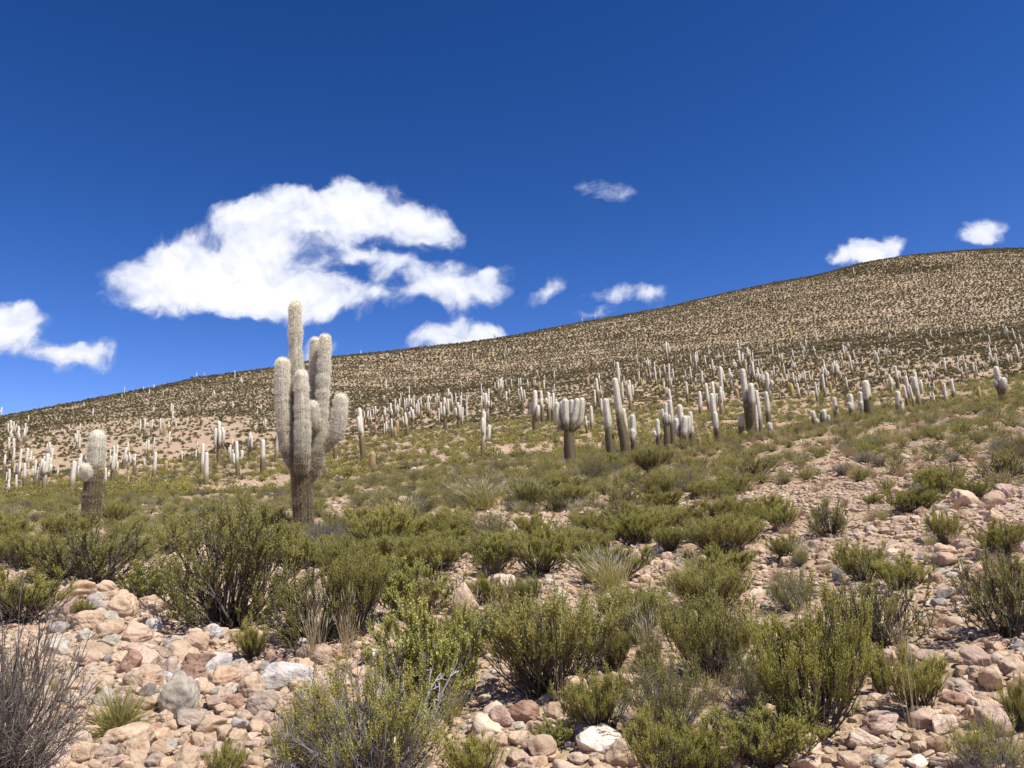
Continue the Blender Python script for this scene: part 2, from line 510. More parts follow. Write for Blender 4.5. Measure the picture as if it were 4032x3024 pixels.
M['gold_spine'] = cactus_mat('gold_spine', [(0, (.42, .34, .16)), (.6, (.58, .50, .24)), (1, (.74, .66, .38))], 0, .3)

# ground
m, n, l, p, o = mat_new('dry_soil')
g = n.new('ShaderNodeNewGeometry')
n1 = noise(n, l, g.outputs['Position'], .35, 6, .6)
n2 = noise(n, l, g.outputs['Position'], 9, 6, .7)
n3 = noise(n, l, g.outputs['Position'], .018, 4, .55)
r1 = ramp_node(n, [(.30, (.34, .21, .13)), (.5, (.43, .275, .178)), (.7, (.51, .35, .24))])
l.new(n1.outputs['Fac'], r1.inputs[0])
r3 = ramp_node(n, [(.42, (.36, .30, .19)), (.66, (.46, .325, .225))])
l.new(n3.outputs['Fac'], r3.inputs[0])
c = mixc(n, l, .5, r1.outputs[0], r3.outputs[0])
sxyz = n.new('ShaderNodeSeparateXYZ'); l.new(g.outputs['Position'], sxyz.inputs[0])
mz = n.new('ShaderNodeMapRange'); mz.inputs['From Min'].default_value = 18; mz.inputs['From Max'].default_value = 62; mz.inputs['To Max'].default_value = .8
l.new(math_n(n, l, 'ADD', sxyz.outputs[2], math_n(n, l, 'MULTIPLY', math_n(n, l, 'SUBTRACT', n3.outputs['Fac'], .5), 60.0)), mz.inputs['Value'])
ng_ = noise(n, l, g.outputs['Position'], .12, 5, .65)
rg = ramp_node(n, [(.32, (.25, .195, .12)), (.5, (.34, .26, .165)), (.68, (.45, .33, .225))])   # dry grass cover of the hill
l.new(ng_.outputs['Fac'], rg.inputs[0])
c = mixc(n, l, mz.outputs[0], c, rg.outputs[0])
c = mixc(n, l, .45, c, n2.outputs['Fac'], 'OVERLAY')
l.new(c, p.inputs['Base Color'])
p.inputs['Roughness'].default_value = .95; p.inputs['Specular IOR Level'].default_value = .1
vb = n.new('ShaderNodeTexVoronoi'); vb.inputs['Scale'].default_value = 18
l.new(g.outputs['Position'], vb.inputs['Vector'])
bh = math_n(n, l, 'ADD', math_n(n, l, 'MULTIPLY', vb.outputs['Distance'], -.5), n2.outputs['Fac'])
b = n.new('ShaderNodeBump'); b.inputs['Strength'].default_value = 1.0; b.inputs['Distance'].default_value = .05
l.new(bh, b.inputs['Height']); l.new(b.outputs[0], p.inputs['Normal'])
M['soil'] = m

# ------------------------------------------------------------------ ground sheet
NRm, rads = 330, np.geomspace(0.4, 9000, 330)
azs = np.concatenate([np.linspace(-math.pi, -R(48), 50)[:-1], np.linspace(-R(48), R(48), 380), np.linspace(R(48), math.pi, 50)[1:-1]])
A, D = np.meshgrid(azs, rads, indexing='ij')
X, Y = np.sin(A) * D, np.cos(A) * D
V = np.stack([X, Y, zt(X, Y)], -1).reshape(-1, 3)
na = len(azs)
ii, jj = np.meshgrid(np.arange(na), np.arange(NRm - 1), indexing='ij')
i2 = (ii + 1) % na
a_, b_, c_, d_ = ii * NRm + jj, i2 * NRm + jj, i2 * NRm + jj + 1, ii * NRm + jj + 1
T = np.concatenate([np.stack([a_, b_, c_], -1).reshape(-1, 3), np.stack([a_, c_, d_], -1).reshape(-1, 3)])
V = np.concatenate([V, [[0, 0, float(zt(0, 0.41))]]])
cen = len(V) - 1
T = np.concatenate([T, np.stack([np.full(na, cen), (np.arange(na) + 1) % na * NRm, np.arange(na) * NRm], -1)])
T = T[:, ::-1]
ground = link('hillside_ground', mesh_tris('hillside_ground', V, T, [M['soil']], smooth=True))
ground['kind'] = 'structure'


# ------------------------------------------------------------------ scattered stuff through geometry nodes
def scatter(name, pts, rot, scl, idx, protos, label, cat, group=None):
    me = bpy.data.meshes.new(name)
    n = len(pts)
    me.vertices.add(n); me.vertices.foreach_set('co', np.ascontiguousarray(pts, np.float32).ravel())
    for k, a in (('rot', rot), ('scl', scl)):
        at = me.attributes.new(k, 'FLOAT_VECTOR', 'POINT'); at.data.foreach_set('vector', np.ascontiguousarray(a, np.float32).ravel())
    at = me.attributes.new('idx', 'INT', 'POINT'); at.data.foreach_set('value', np.ascontiguousarray(idx, np.int32))
    o = link(name, me)
    o['kind'] = 'stuff'
    tag(o, label, cat, group)
    ng = bpy.data.node_groups.new(name, 'GeometryNodeTree')
    ng.interface.new_socket('Geometry', in_out='INPUT', socket_type='NodeSocketGeometry')
    ng.interface.new_socket('Geometry', in_out='OUTPUT', socket_type='NodeSocketGeometry')
    N, L = ng.nodes, ng.links
    gi, go = N.new('NodeGroupInput'), N.new('NodeGroupOutput')
    jn = N.new('GeometryNodeJoinGeometry')

    def named(nm, t):
        q = N.new('GeometryNodeInputNamedAttribute'); q.data_type = t; q.inputs['Name'].default_value = nm
        return q.outputs[0]
    ro, sc, ix = named('rot', 'FLOAT_VECTOR'), named('scl', 'FLOAT_VECTOR'), named('idx', 'INT')
    e2r = N.new('FunctionNodeEulerToRotation'); L.new(ro, e2r.inputs[0])
    for k, pm in enumerate(protos):
        po = bpy.data.objects.new(name + '_piece', pm)
        oi = N.new('GeometryNodeObjectInfo'); oi.inputs['Object'].default_value = po; oi.inputs['As Instance'].default_value = True
        cmp = N.new('FunctionNodeCompare'); cmp.data_type = 'INT'; cmp.operation = 'EQUAL'
        L.new(ix, cmp.inputs[2]); cmp.inputs[3].default_value = k
        ip = N.new('GeometryNodeInstanceOnPoints')
        L.new(gi.outputs[0], ip.inputs['Points']); L.new(cmp.outputs[0], ip.inputs['Selection'])
        L.new(oi.outputs['Geometry'], ip.inputs['Instance']); L.new(e2r.outputs[0], ip.inputs['Rotation']); L.new(sc, ip.inputs['Scale'])
        L.new(ip.outputs[0], jn.inputs[0])
    L.new(jn.outputs[0], go.inputs[0])
    md = o.modifiers.new('scatter', 'NODES'); md.node_group = ng
    return o


def in_poly(px, py, poly):
    px, py = np.asarray(px, float), np.asarray(py, float)
    inside = np.zeros(px.shape, bool)
    q = len(poly)
    for i in range(q):
        x1, y1 = poly[i]; x2, y2 = poly[(i + 1) % q]
        if y1 == y2:
            continue
        c = ((y1 > py) != (y2 > py)) & (px < (x2 - x1) * (py - y1) / (y2 - y1) + x1)
        inside ^= c
    return inside


def poisson(x, y, r):
    """greedy thinning: keep points at least r (per point) apart"""
    keep, grid, cell = [], {}, float(np.max(r))
    for i in range(len(x)):
        cx, cy = int(math.floor(x[i] / cell)), int(math.floor(y[i] / cell))
        ok = True
        for gx in (cx - 1, cx, cx + 1):
            for gy in (cy - 1, cy, cy + 1):
                for j in grid.get((gx, gy), ()):
                    if (x[i] - x[j]) ** 2 + (y[i] - y[j]) ** 2 < (r[i] * .5 + r[j] * .5) ** 2:
                        ok = False; break
                if not ok: break
            if not ok: break
        if ok:
            keep.append(i); grid.setdefault((cx, cy), []).append(i)
    return np.array(keep, int)


def rand_sector(nn, d0, d1, a0=-R(38), a1=R(38)):
    a = rng.uniform(a0, a1, nn); d = np.sqrt(rng.uniform(d0 * d0, d1 * d1, nn))
    return np.sin(a) * d, np.cos(a) * d, d


_pn = [(rng.uniform(0, 6.28), rng.uniform(0, 6.28), rng.uniform(.6, 1.7)) for _ in range(10)]


def patch(x, y, lam):
    s = np.zeros_like(np.asarray(x, float))
    for th, ph, f in _pn:
        s = s + np.sin((np.cos(th) * x + np.sin(th) * y) * 2 * math.pi * f / lam + ph)
    return s / 3.2


# ================================================================== SHRUBS
def tube(geo, pts, r0, r1, mat=0, a=.5, sides=3):
    pts = np.asarray(pts, float); k = len(pts)
    t = np.gradient(pts, axis=0); t /= np.linalg.norm(t, axis=1)[:, None] + 1e-9
    ref = np.array([1.0, 0, 0]) if abs(t[0][0]) < .8 else np.array([0, 1.0, 0])
    n1 = np.cross(t, ref); n1 /= np.linalg.norm(n1, axis=1)[:, None] + 1e-9
    n2 = np.cross(t, n1)
    ang = np.arange(sides) * 2 * math.pi / sides
    r = np.linspace(r0, r1, k)
    v = pts[:, None, :] + r[:, None, None] * (np.cos(ang)[None, :, None] * n1[:, None, :] + np.sin(ang)[None, :, None] * n2[:, None, :])
    i, j = np.meshgrid(np.arange(k - 1), np.arange(sides), indexing='ij')
    a0, b0 = i * sides + j, i * sides + (j + 1) % sides
    f = np.concatenate([np.stack([a0, b0, b0 + sides], -1).reshape(-1, 3), np.stack([a0, b0 + sides, a0 + sides], -1).reshape(-1, 3)])
    geo.add(v.reshape(-1, 3), f, mat, a)


def leaves_on(geo, org, dirn, length, nleaf, size, r, mat=1, spread=.7, tint=(.2, .9), wid=.4):
    """small leaf blades around short shoots; org, dirn: (S,3), all vectorised"""
    S = len(org)
    if S == 0:
        return
    dirn = dirn / (np.linalg.norm(dirn, axis=1)[:, None] + 1e-9)
    t = (np.arange(nleaf) + r.uniform(0, 1, (S, nleaf))) / nleaf
    base = org[:, None, :] + dirn[:, None, :] * (t * length[:, None])[..., None]
    rad = r.normal(0, 1, (S, nleaf, 3))
    rad -= (rad * dirn[:, None, :]).sum(-1, keepdims=True) * dirn[:, None, :]
    rad /= np.linalg.norm(rad, axis=-1, keepdims=True) + 1e-9
    out = dirn[:, None, :] * (1 - spread * .5) + rad * spread
    out /= np.linalg.norm(out, axis=-1, keepdims=True) + 1e-9
    sz = size * r.uniform(.6, 1.3, (S, nleaf)) * (1 - .35 * t)
    side = np.cross(out, rad + .3 * r.normal(0, 1, rad.shape)); side /= np.linalg.norm(side, axis=-1, keepdims=True) + 1e-9
    tip = base + out * sz[..., None]
    mid = base + out * (sz * .5)[..., None]
    w = (sz * wid)[..., None] * side
    v = np.stack([base, mid - w, tip, mid + w], 2).reshape(-1, 3)
    q = np.arange(S * nleaf) * 4
    f = np.concatenate([np.stack([q, q + 1, q + 2], -1), np.stack([q, q + 2, q + 3], -1)])
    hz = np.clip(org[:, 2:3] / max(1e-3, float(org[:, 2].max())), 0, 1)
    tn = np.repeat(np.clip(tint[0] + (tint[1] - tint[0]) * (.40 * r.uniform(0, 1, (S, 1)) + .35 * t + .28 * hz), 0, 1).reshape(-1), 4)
    geo.add(v, f, mat, tn)


def gen_shrub(seed, n_main=34, spread=50, hgt=1.0, crook=.07, n_sub=5, shoots=5, shoot_len=.11, nleaf=9, leaf=.03, leaf_w=.4, lspread=.7,
              stem_r=.012, leaf_from=.35, buds=0, dead_frac=.1, upright=.5, stem_tint=(.1, .7)):
    r = np.random.default_rng(seed)
    g = Geo()
    org, dr, ln = [], [], []
    for i in range(n_main):
        az = r.uniform(0, 2 * math.pi)
        tilt = R(spread) * math.sqrt(r.uniform(.01, 1))
        d0 = np.array([math.sin(tilt) * math.cos(az), math.sin(tilt) * math.sin(az), math.cos(tilt)])
        L = hgt * r.uniform(.62, 1.0) * (1 - .10 * (tilt / R(60)) ** 2)
        p = np.array([r.normal(0, .05), r.normal(0, .05), -.03])
        pts, d = [p], d0.copy()
        for k in range(6):
            d = d + np.array([0, 0, upright * .16]) + r.normal(0, crook, 3); d /= np.linalg.norm(d)
            p = p + d * L / 6; pts.append(p)
        pts = np.array(pts)
        tube(g, pts, stem_r * r.uniform(.6, 1.2), stem_r * .28, 0, r.uniform(*stem_tint))
        dead = r.uniform() < dead_frac
        for s in range(n_sub):
            t = r.uniform(.25, .97) * 5.99
            k = int(t); q = pts[k] + (pts[k + 1] - pts[k]) * (t - k)
            dd = pts[k + 1] - pts[k]; dd /= np.linalg.norm(dd)
            e = dd + r.normal(0, .5, 3) + np.array([0, 0, .35 * upright]); e /= np.linalg.norm(e)
            sl = hgt * r.uniform(.12, .26) * (1.15 - t / 8)
            b1 = q + e * sl * .5; e2 = e + r.normal(0, crook * 2, 3) + np.array([0, 0, .5 * upright]); e2 /= np.linalg.norm(e2)
            b2 = b1 + e2 * sl * .5
            tube(g, [q, b1, b2], stem_r * .4, stem_r * .16, 0, r.uniform(stem_tint[0], min(1, stem_tint[1] + .15)))
            if dead:
                for _ in range(2):
                    e3 = e2 + r.normal(0, .5, 3); e3 /= np.linalg.norm(e3)
                    tube(g, [b1, b1 + e3 * sl * .4, b1 + (e3 + r.normal(0, .2, 3)) * sl * .75], stem_r * .22, stem_r * .1, 0, r.uniform(.4, 1))
                continue
            if t / 6 < leaf_from * r.uniform(.6, 1.1):
                continue
            for _ in range(shoots):
                f = r.uniform(.3, 1)
                o_ = q + (b1 - q) * min(1, f * 2) + (b2 - b1) * max(0, f * 2 - 1)
                e3 = e2 * .6 + r.normal(0, .26, 3) + np.array([0, 0, .95 * upright])
                org.append(o_); dr.append(e3); ln.append(shoot_len * r.uniform(.6, 1.25))
        if not dead:
            for _ in range(shoots):
                e3 = d + r.normal(0, .25, 3)
                org.append(pts[-1] - d * r.uniform(0, .12)); dr.append(e3); ln.append(shoot_len * r.uniform(.7, 1.3))
    if org and nleaf:
        org, dr, ln = np.array(org), np.array(dr), np.array(ln)
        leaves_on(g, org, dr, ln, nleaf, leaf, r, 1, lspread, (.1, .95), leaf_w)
        if buds:
            dn = dr / np.linalg.norm(dr, axis=1)[:, None]
            sel = r.uniform(0, 1, len(org)) < buds
            tips = org[sel] + dn[sel] * ln[sel][:, None]
            leaves_on(g, tips, dn[sel], np.full(sel.sum(), .012), 5, .016, r, 2, .9, (.2, .9), .8)
    return g


SHRUB_KINDS = {   # name: (parameter sets, leaf material, stem material, bud)
    'A': (dict(n_main=60, spread=64, n_sub=8, shoots=8, nleaf=14, leaf=.021, leaf_w=.27, lspread=.5, shoot_len=.14, upright=.8, crook=.06, leaf_from=.42), 'leaf_a', 'stem'),
    'B': (dict(n_main=100, spread=58, n_sub=8, shoots=7, nleaf=10, leaf=.028, leaf_w=.18, lspread=.35, shoot_len=.17, upright=1.0, crook=.035, stem_r=.007, leaf_from=.45, dead_frac=.18), 'leaf_b', 'stem'),
    'C': (dict(n_main=56, spread=70, n_sub=9, shoots=8, nleaf=13, leaf=.022, leaf_w=.38, lspread=.7, shoot_len=.10, upright=.7, crook=.08, buds=.12, leaf_from=.3), 'leaf_c', 'stem_grey'),
    'E': (dict(n_main=60, spread=80, n_sub=8, shoots=5, nleaf=12, leaf=.022, leaf_w=.3, lspread=.55, shoot_len=.12, upright=.6, crook=.13, stem_r=.013, leaf_from=.42, dead_frac=.26), 'leaf_e', 'stem'),
    'F': (dict(n_main=120, spread=74, n_sub=7, shoots=5, nleaf=13, leaf=.016, leaf_w=.3, lspread=.5, shoot_len=.12, upright=.8, crook=.09, stem_r=.008, leaf_from=.62, dead_frac=.42, stem_tint=(.15, .95)), 'leaf_a', 'stem_grey'),
    'H': (dict(n_main=130, spread=74, n_sub=7, shoots=5, nleaf=8, leaf=.024, leaf_w=.2, lspread=.4, shoot_len=.13, upright=.7, crook=.05, stem_r=.006, leaf_from=.52, dead_frac=.28, stem_tint=(.1, .75)), 'leaf_e', 'stem_grey'),
    'D': (dict(n_main=110, spread=80, n_sub=9, shoots=0, nleaf=0, crook=.12, upright=.35, stem_r=.009, dead_frac=1.0, stem_tint=(.05, .9)), None, 'stem_dead'),
    'W': (dict(n_main=11, spread=50, n_sub=6, shoots=0, nleaf=0, crook=.16, upright=.4, stem_r=.020, dead_frac=.8, stem_tint=(.3, 1)), None, 'stem_white'),
}
SHRUB = {}


def shrub_proto(kind, var):
    key = (kind, var)
    if key in SHRUB:
        return SHRUB[key]
    prm, lm, sm = SHRUB_KINDS[kind]
    g = gen_shrub(hash(kind) % 1 + sum(map(ord, kind)) * 7 + var * 31, **prm)
    v, t, m_, a = g.arrays()
    hw = np.percentile(np.hypot(v[:, 0], v[:, 1]), 93); hh = np.percentile(v[:, 2], 96.5)
    parts = [('stems', g.mesh('stems', [M[sm]], only=0))]
    if lm:
        parts.append(('foliage', g.mesh('foliage', [M[lm]], only=1)))
        if (m_ == 2).any():
            parts.append(('flower_buds', g.mesh('flower_buds', [M['bud']], only=2)))
    SHRUB[key] = (parts, hw, hh)
    return SHRUB[key]


def clump(seed, nsh, nleaf, leaf, flat=.75, lean=.35, wid=.45, stems=0, mats=('leaf_a', 'stem'), tint=(.05, .95)):
    """lighter shrub for the middle and far distance: shoots spread through a low dome"""
    r = np.random.default_rng(seed)
    g = Geo()
    for i in range(stems):
        az = r.uniform(0, 6.28); t = R(62) * math.sqrt(r.uniform(0, 1)); L = r.uniform(.6, .95)
        d = np.array([math.sin(t) * math.cos(az), math.sin(t) * math.sin(az), math.cos(t) * flat * 1.1])
        tube(g, [d * 0 - [0, 0, .05], d * .5 * L + r.normal(0, .04, 3), d * L + r.normal(0, .05, 3)], .022, .008, 1, r.uniform(.1, .8))
    az = r.uniform(0, 6.28, nsh); ct = r.uniform(0, 1, nsh) ** .8; st = np.sqrt(1 - ct ** 2)
    lob = 1 + .22 * np.sin(az * 3 + seed) * st + .16 * np.sin(az * 5 + 2 * seed + ct * 6) + .1 * np.sin(ct * 9 + az * 2)
    rr = (r.uniform(0, 1, nsh) ** .42) * lob * .86
    org = np.stack([np.cos(az) * st * rr, np.sin(az) * st * rr, ct * rr * flat + .02], -1)
    dr = org * lean + np.array([0, 0, .5]) + r.normal(0, .22, (nsh, 3))
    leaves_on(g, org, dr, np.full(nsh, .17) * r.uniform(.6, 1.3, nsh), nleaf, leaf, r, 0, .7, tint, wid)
    return g.mesh('clump', [M[mats[0]], M[mats[1]]])


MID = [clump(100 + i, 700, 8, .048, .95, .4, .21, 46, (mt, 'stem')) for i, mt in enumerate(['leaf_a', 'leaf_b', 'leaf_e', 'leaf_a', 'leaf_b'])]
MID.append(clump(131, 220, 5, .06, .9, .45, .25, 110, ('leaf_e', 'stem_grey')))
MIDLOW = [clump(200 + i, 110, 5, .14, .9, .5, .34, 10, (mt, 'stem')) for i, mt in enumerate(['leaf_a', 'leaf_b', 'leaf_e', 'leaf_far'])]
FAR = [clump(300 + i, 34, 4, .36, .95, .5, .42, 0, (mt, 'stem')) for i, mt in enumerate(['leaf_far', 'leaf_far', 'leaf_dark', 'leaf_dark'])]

# ---- the shrubs of the foreground: photo x, base y, width, height (px), kind, label
FG = [
    (901, 2475, 540, 480, 'E', 'big dark twiggy shrub with crooked branches overhanging the boulder field'),
    (370, 2305, 500, 250, 'E', 'wide dark twiggy shrub behind the overhanging tan slab of the boulder field'),
    (75, 2450, 270, 180, 'A', 'green bush between the dead grey bush and the wide dark twiggy shrub'),
    (585, 2372, 175, 140, 'C', 'small yellowish bush at the foot of the big dark twiggy shrub'),
    (1240, 2535, 370, 280, 'E', 'olive shrub with black stems beside the big dark twiggy shrub, dry stalks in front'),
    (993, 2600, 105, 140, 'A', 'little bright green bush standing alone between the boulders'),
    (325, 2425, 65, 58, 'A', 'tiny green sprig wedged between boulders below the overhanging slab'),
    (250, 2495, 85, 75, 'D', 'small dark bare twig clump at the edge of the boulder field'),
    (5, 3070, 490, 500, 'D', 'large dead grey bush of bare tangled branches beside the boulders'),
    (10, 2820, 70, 130, 'C', 'green sprig poking out of the dead grey bush, upper one'),
    (15, 3020, 90, 110, 'C', 'green sprig poking out of the dead grey bush, lower one'),
    (1450, 3120, 600, 470, 'F', 'big grey-stemmed shrub with green tips and bare white branches rising from it'),
    (1575, 2990, 380, 330, 'W', 'bare white forked branches standing in the big grey-stemmed shrub'),
    (1190, 3060, 220, 280, 'F', 'grey-stemmed shrub beside the boulders with sparse light green tips'),
    (880, 3080, 130, 130, 'A', 'small bright green bush at the lower end of the boulder field'),
    (1290, 2168, 200, 140, 'D', 'dark leafless bush beside the trunk of the tallest cactus'),
    (960, 2210, 290, 190, 'A', 'green bush directly behind the big dark twiggy shrub'),
    (40, 2205, 170, 110, 'E', 'low dark twiggy shrub beyond the green bush next to the dead grey bush'),
    (1700, 2800, 430, 410, 'C', 'large leafy bush dotted with cream buds above the bare white branches'),
    (1625, 2440, 300, 230, 'C', 'yellowish leafy bush with dry reddish stalks, in front of a pale boulder'),
    (1410, 2505, 220, 330, 'B', 'tall olive broom-like shrub beside the yellowish leafy bush'),
    (1700, 2225, 400, 150, 'B', 'wide low broom-like shrub below the pile of pale boulders'),
    (1560, 2200, 170, 120, 'H', 'greyish twiggy shrub at the end of the wide low broom-like shrub'),
    (1945, 2265, 180, 175, 'C', 'rounded dark green leafy bush below the pale grey boulder'),
    (2130, 2260, 300, 220, 'A', 'bright green shrub next to the rounded dark green leafy bush'),
    (2420, 2290, 330, 180, 'A', 'dense dark green shrub with black shade beneath, above white seed-head grass'),
    (2167, 2740, 500, 390, 'B', 'very large broom-like olive shrub with black stems and dry stalks in front'),
    (1830, 2660, 170, 260, 'B', 'narrow olive broom-like shrub between the cream-budded bush and the very large broom-like shrub'),
    (2505, 2515, 270, 205, 'B', 'olive broom-like shrub just below the white seed-head grass'),
    (2415, 2645, 145, 170, 'B', 'small olive shrub leaning on the side of the very large broom-like shrub'),
    (2357, 2880, 240, 225, 'A', 'small upright green shrub just above the white boulder'),
    (2640, 2895, 340, 300, 'H', 'dark grey-green fine-twigged ball-shaped shrub near the white boulder'),
    (1870, 3080, 200, 170, 'A', 'bright green low bush at the foot of the big grey-stemmed shrub'),
    (2190, 2940, 135, 100, 'C', 'small leafy plant in the shade beside the white boulder'),
    (2650, 3110, 290, 280, 'A', 'bright yellow-green shrub in front of the fine-twigged ball-shaped shrub'),
    (1922, 2375, 120, 110, 'A', 'small dark green bush between two pale boulders'),
    (2060, 2420, 140, 150, 'B', 'thin olive shrub beside the pale split boulder'),
    (3215, 2915, 400, 500, 'A', 'tall upright green shrub with dark bare lower stems and grey litter'),
    (2790, 2420, 280, 190, 'B', 'olive broom-like shrub with white stalks beside the pebbly ground'),
    (2800, 2700, 330, 330, 'B', 'tall olive shrub between the broom-like shrub and the tall upright green shrub'),
    (2960, 2790, 190, 220, 'H', 'dark grey shrub hiding behind the tall upright green shrub'),
    (3460, 2550, 330, 260, 'E', 'spreading dark-stemmed shrub with arched black branches above the pebbly ground'),
    (3400, 2300, 210, 190, 'A', 'green shrub at the top of the row beside the pebbly ground'),
    (3560, 2330, 200, 130, 'A', 'green shrub between the arched dark-stemmed shrub and the pebbly ground'),
    (3116, 2405, 165, 155, 'H', 'dark rounded bush standing alone on pebbly soil with a grey skirt'),
    (3624, 2805, 205, 215, 'A', 'rounded bush with bright green top and grey base standing alone on pebbles'),
    (3476, 2738, 85, 170, 'C', 'sparse spindly leafy plant beside the rounded bush on pebbles'),
    (2856, 2295, 290, 155, 'A', 'dark green shrub beside the pinkish pebble strip'),
    (3092, 2203, 130, 112, 'A', 'small green bush standing alone on pinkish pebbles'),
    (3970, 2505, 300, 310, 'E', 'large olive shrub with a grey trailing skirt across the pebbles'),
    (3718, 2150, 135, 155, 'A', 'upright twiggy green shrub at the head of the pebbly ground'),
    (3950, 2185, 200, 135, 'A', 'green shrub behind the large olive shrub with the trailing skirt'),
    (3836, 1974, 140, 100, 'A', 'rounded dark green shrub uphill of the pebbly ground'),
    (3600, 2025, 200, 125, 'A', 'green shrub with yellow stalks uphill of the pebbly ground'),
    (3270, 2108, 185, 155, 'E', 'dark shrub with fine grey stems at the edge of the pebble strip'),
    (3080, 2092, 135, 132, 'A', 'bushy green shrub above the small bush on pinkish pebbles'),
    (2960, 2083, 125, 108, 'A', 'low green shrub beside the bushy one above the pebble strip'),
    (2755, 2138, 155, 128, 'E', 'dark green shrub above the shrub beside the pinkish pebble strip'),
    (3022, 3010, 360, 220, 'A', 'bright green fine-leaved shrub at the foot of the tall upright green shrub'),
    (2790, 3090, 240, 210, 'A', 'bright shrub next to the fine-leaved shrub at the foot of the slope'),
    (3920, 3060, 240, 190, 'F', 'sparse shrub with bright green sprigs on the lower pebbles'),
    (4020, 2880, 90, 170, 'A', 'narrow green sprig bush among stones above the sparse bright sprig shrub'),
    (3150, 2228, 75, 62, 'H', 'grey grassy little bush between the small bush on pinkish pebbles and the boulders'),
    (3435, 1990, 75, 55, 'A', 'tiny dark green bush amid pink soil uphill'),
]
shrub_xy = []


def put_shrub(kind, var, pos, w, h, rz, label, group=None, cat='shrub'):
    parts, hw, hh = shrub_proto(kind, var)
    nm = {'D': 'dead_bush', 'W': 'dead_branch'}.get(kind, 'shrub')
    e = link(nm, None, None, pos, (0, 0, rz), (w / 2 / hw, w / 2 / hw, h / hh))
    tag(e, label, 'bush' if kind in 'D' else ('branches' if kind == 'W' else cat), group)
    for pn, me in parts:
        link(pn, me, e)
    return e


for i, (px, py, w, h, kind, label) in enumerate(FG):
    hp = hit(px, min(py, 3300))
    pos, d = hp
    q = math.hypot(d, pos[2] - EYE) / FPX * (.86 if py < 2330 else 1.0)
    put_shrub(kind, i % 2 if kind in 'ABCE' else 0, pos, w * q * 1.04, h * q * .86, rng.uniform(0, 6.28), label)
    shrub_xy.append((pos[0], pos[1], w * q * .5))
shrub_xy = np.array(shrub_xy)

# ---- shrubs of the near slope: dense cover beyond the foreground
fill_x = [-400, 0, 600, 1000, 1300, 1700, 2300, 2800, 3200, 3600, 4032, 4400]
fill_y = [2260, 2250, 2240, 2240, 2290, 2420, 2420, 2250, 2060, 1985, 1965, 1960]
BARE = [[(2600, 1960), (2760, 1940), (2780, 2060), (2650, 2080)], [(3080, 2000), (3200, 1990), (3230, 2060), (3100, 2070)],
        [(3500, 1890), (3620, 1850), (3640, 1950), (3520, 1960)], [(3640, 2010), (4032, 1960), (4032, 2080), (3650, 2100)],
        [(1680, 2020), (1960, 2000), (2080, 2080), (1900, 2110), (1700, 2095)], [(1250, 1985), (1400, 1960), (1400, 2030), (1260, 2050)],
        [(3980, 1700), (4032, 1690), (4032, 1760), (3970, 1760)], [(2330, 2040), (2440, 2020), (2460, 2120), (2350, 2120)]]
X, Y, D = rand_sector(20000, 7.5, 52)
Z = zt(X, Y)
px, py = project(np.stack([X, Y, Z], -1))
ok = py < np.interp(px, fill_x, fill_y)
for b in BARE:
    ok &= ~in_poly(px, py, b)
ok &= patch(X, Y, 5.0) > -.75 + np.clip((20 - D) / 12, 0, 1) * np.where((px > 1250) & (px < 2900), .7, .9)
# keep the far right pinker and barer
ok &= ~((px > 2900) & (patch(X, Y, 3.0) < -.25 + (py - 1800) / 900))
dist_fg = np.min(np.hypot(X[:, None] - shrub_xy[None, :, 0], Y[:, None] - shrub_xy[None, :, 1]) - shrub_xy[None, :, 2], axis=1)
ok &= dist_fg > .10
ok &= ~(in_poly(px, py, [(290, 1985), (430, 1985), (430, 2190), (290, 2190)]) | in_poly(px, py, [(1110, 2040), (1290, 2040), (1290, 2105), (1110, 2105)]))
X, Y, Z, D, px, py = (q[ok] for q in (X, Y, Z, D, px, py))
rad = rng.uniform(.20, .40, len(X)) * np.where(px < 2600, 1.15, 1.0) * np.where(rng.uniform(0, 1, len(X)) < .12, 1.45, 1)
keep = poisson(X, Y, rad * np.where(px < 2600, 1.55, 1.5))
X, Y, Z, D, px, py, rad = (q[keep] for q in (X, Y, Z, D, px, py, rad))
inview = (px > -60) & (px < 4090) & (py > 0)
size_px = rad * FPX / D
order = np.argsort(-(size_px * inview))
n_ind = 300 - len(FG)
ind, rest = order[:n_ind], order[n_ind:]
GLAB = {0: 'leafy green shrub on the shrub-covered near slope', 1: 'olive broom-like shrub on the shrub-covered near slope', 2: 'dark olive shrub on the shrub-covered near slope', 3: 'yellow-green shrub on the shrub-covered near slope', 4: 'dry-tipped olive shrub on the shrub-covered near slope', 5: 'grey twiggy half-bare shrub on the shrub-covered near slope'}
def near_name(k, pos_i, names, pts, far, touch, alone):
    d2 = np.hypot(pts[:, 0] - pos_i[0], pts[:, 1] - pos_i[1]); d2[k] = 1e9
    j = int(np.argmin(d2))
    return alone if d2[j] > far else ((touch[0] if d2[j] < touch[2] else touch[1]) + names[j])


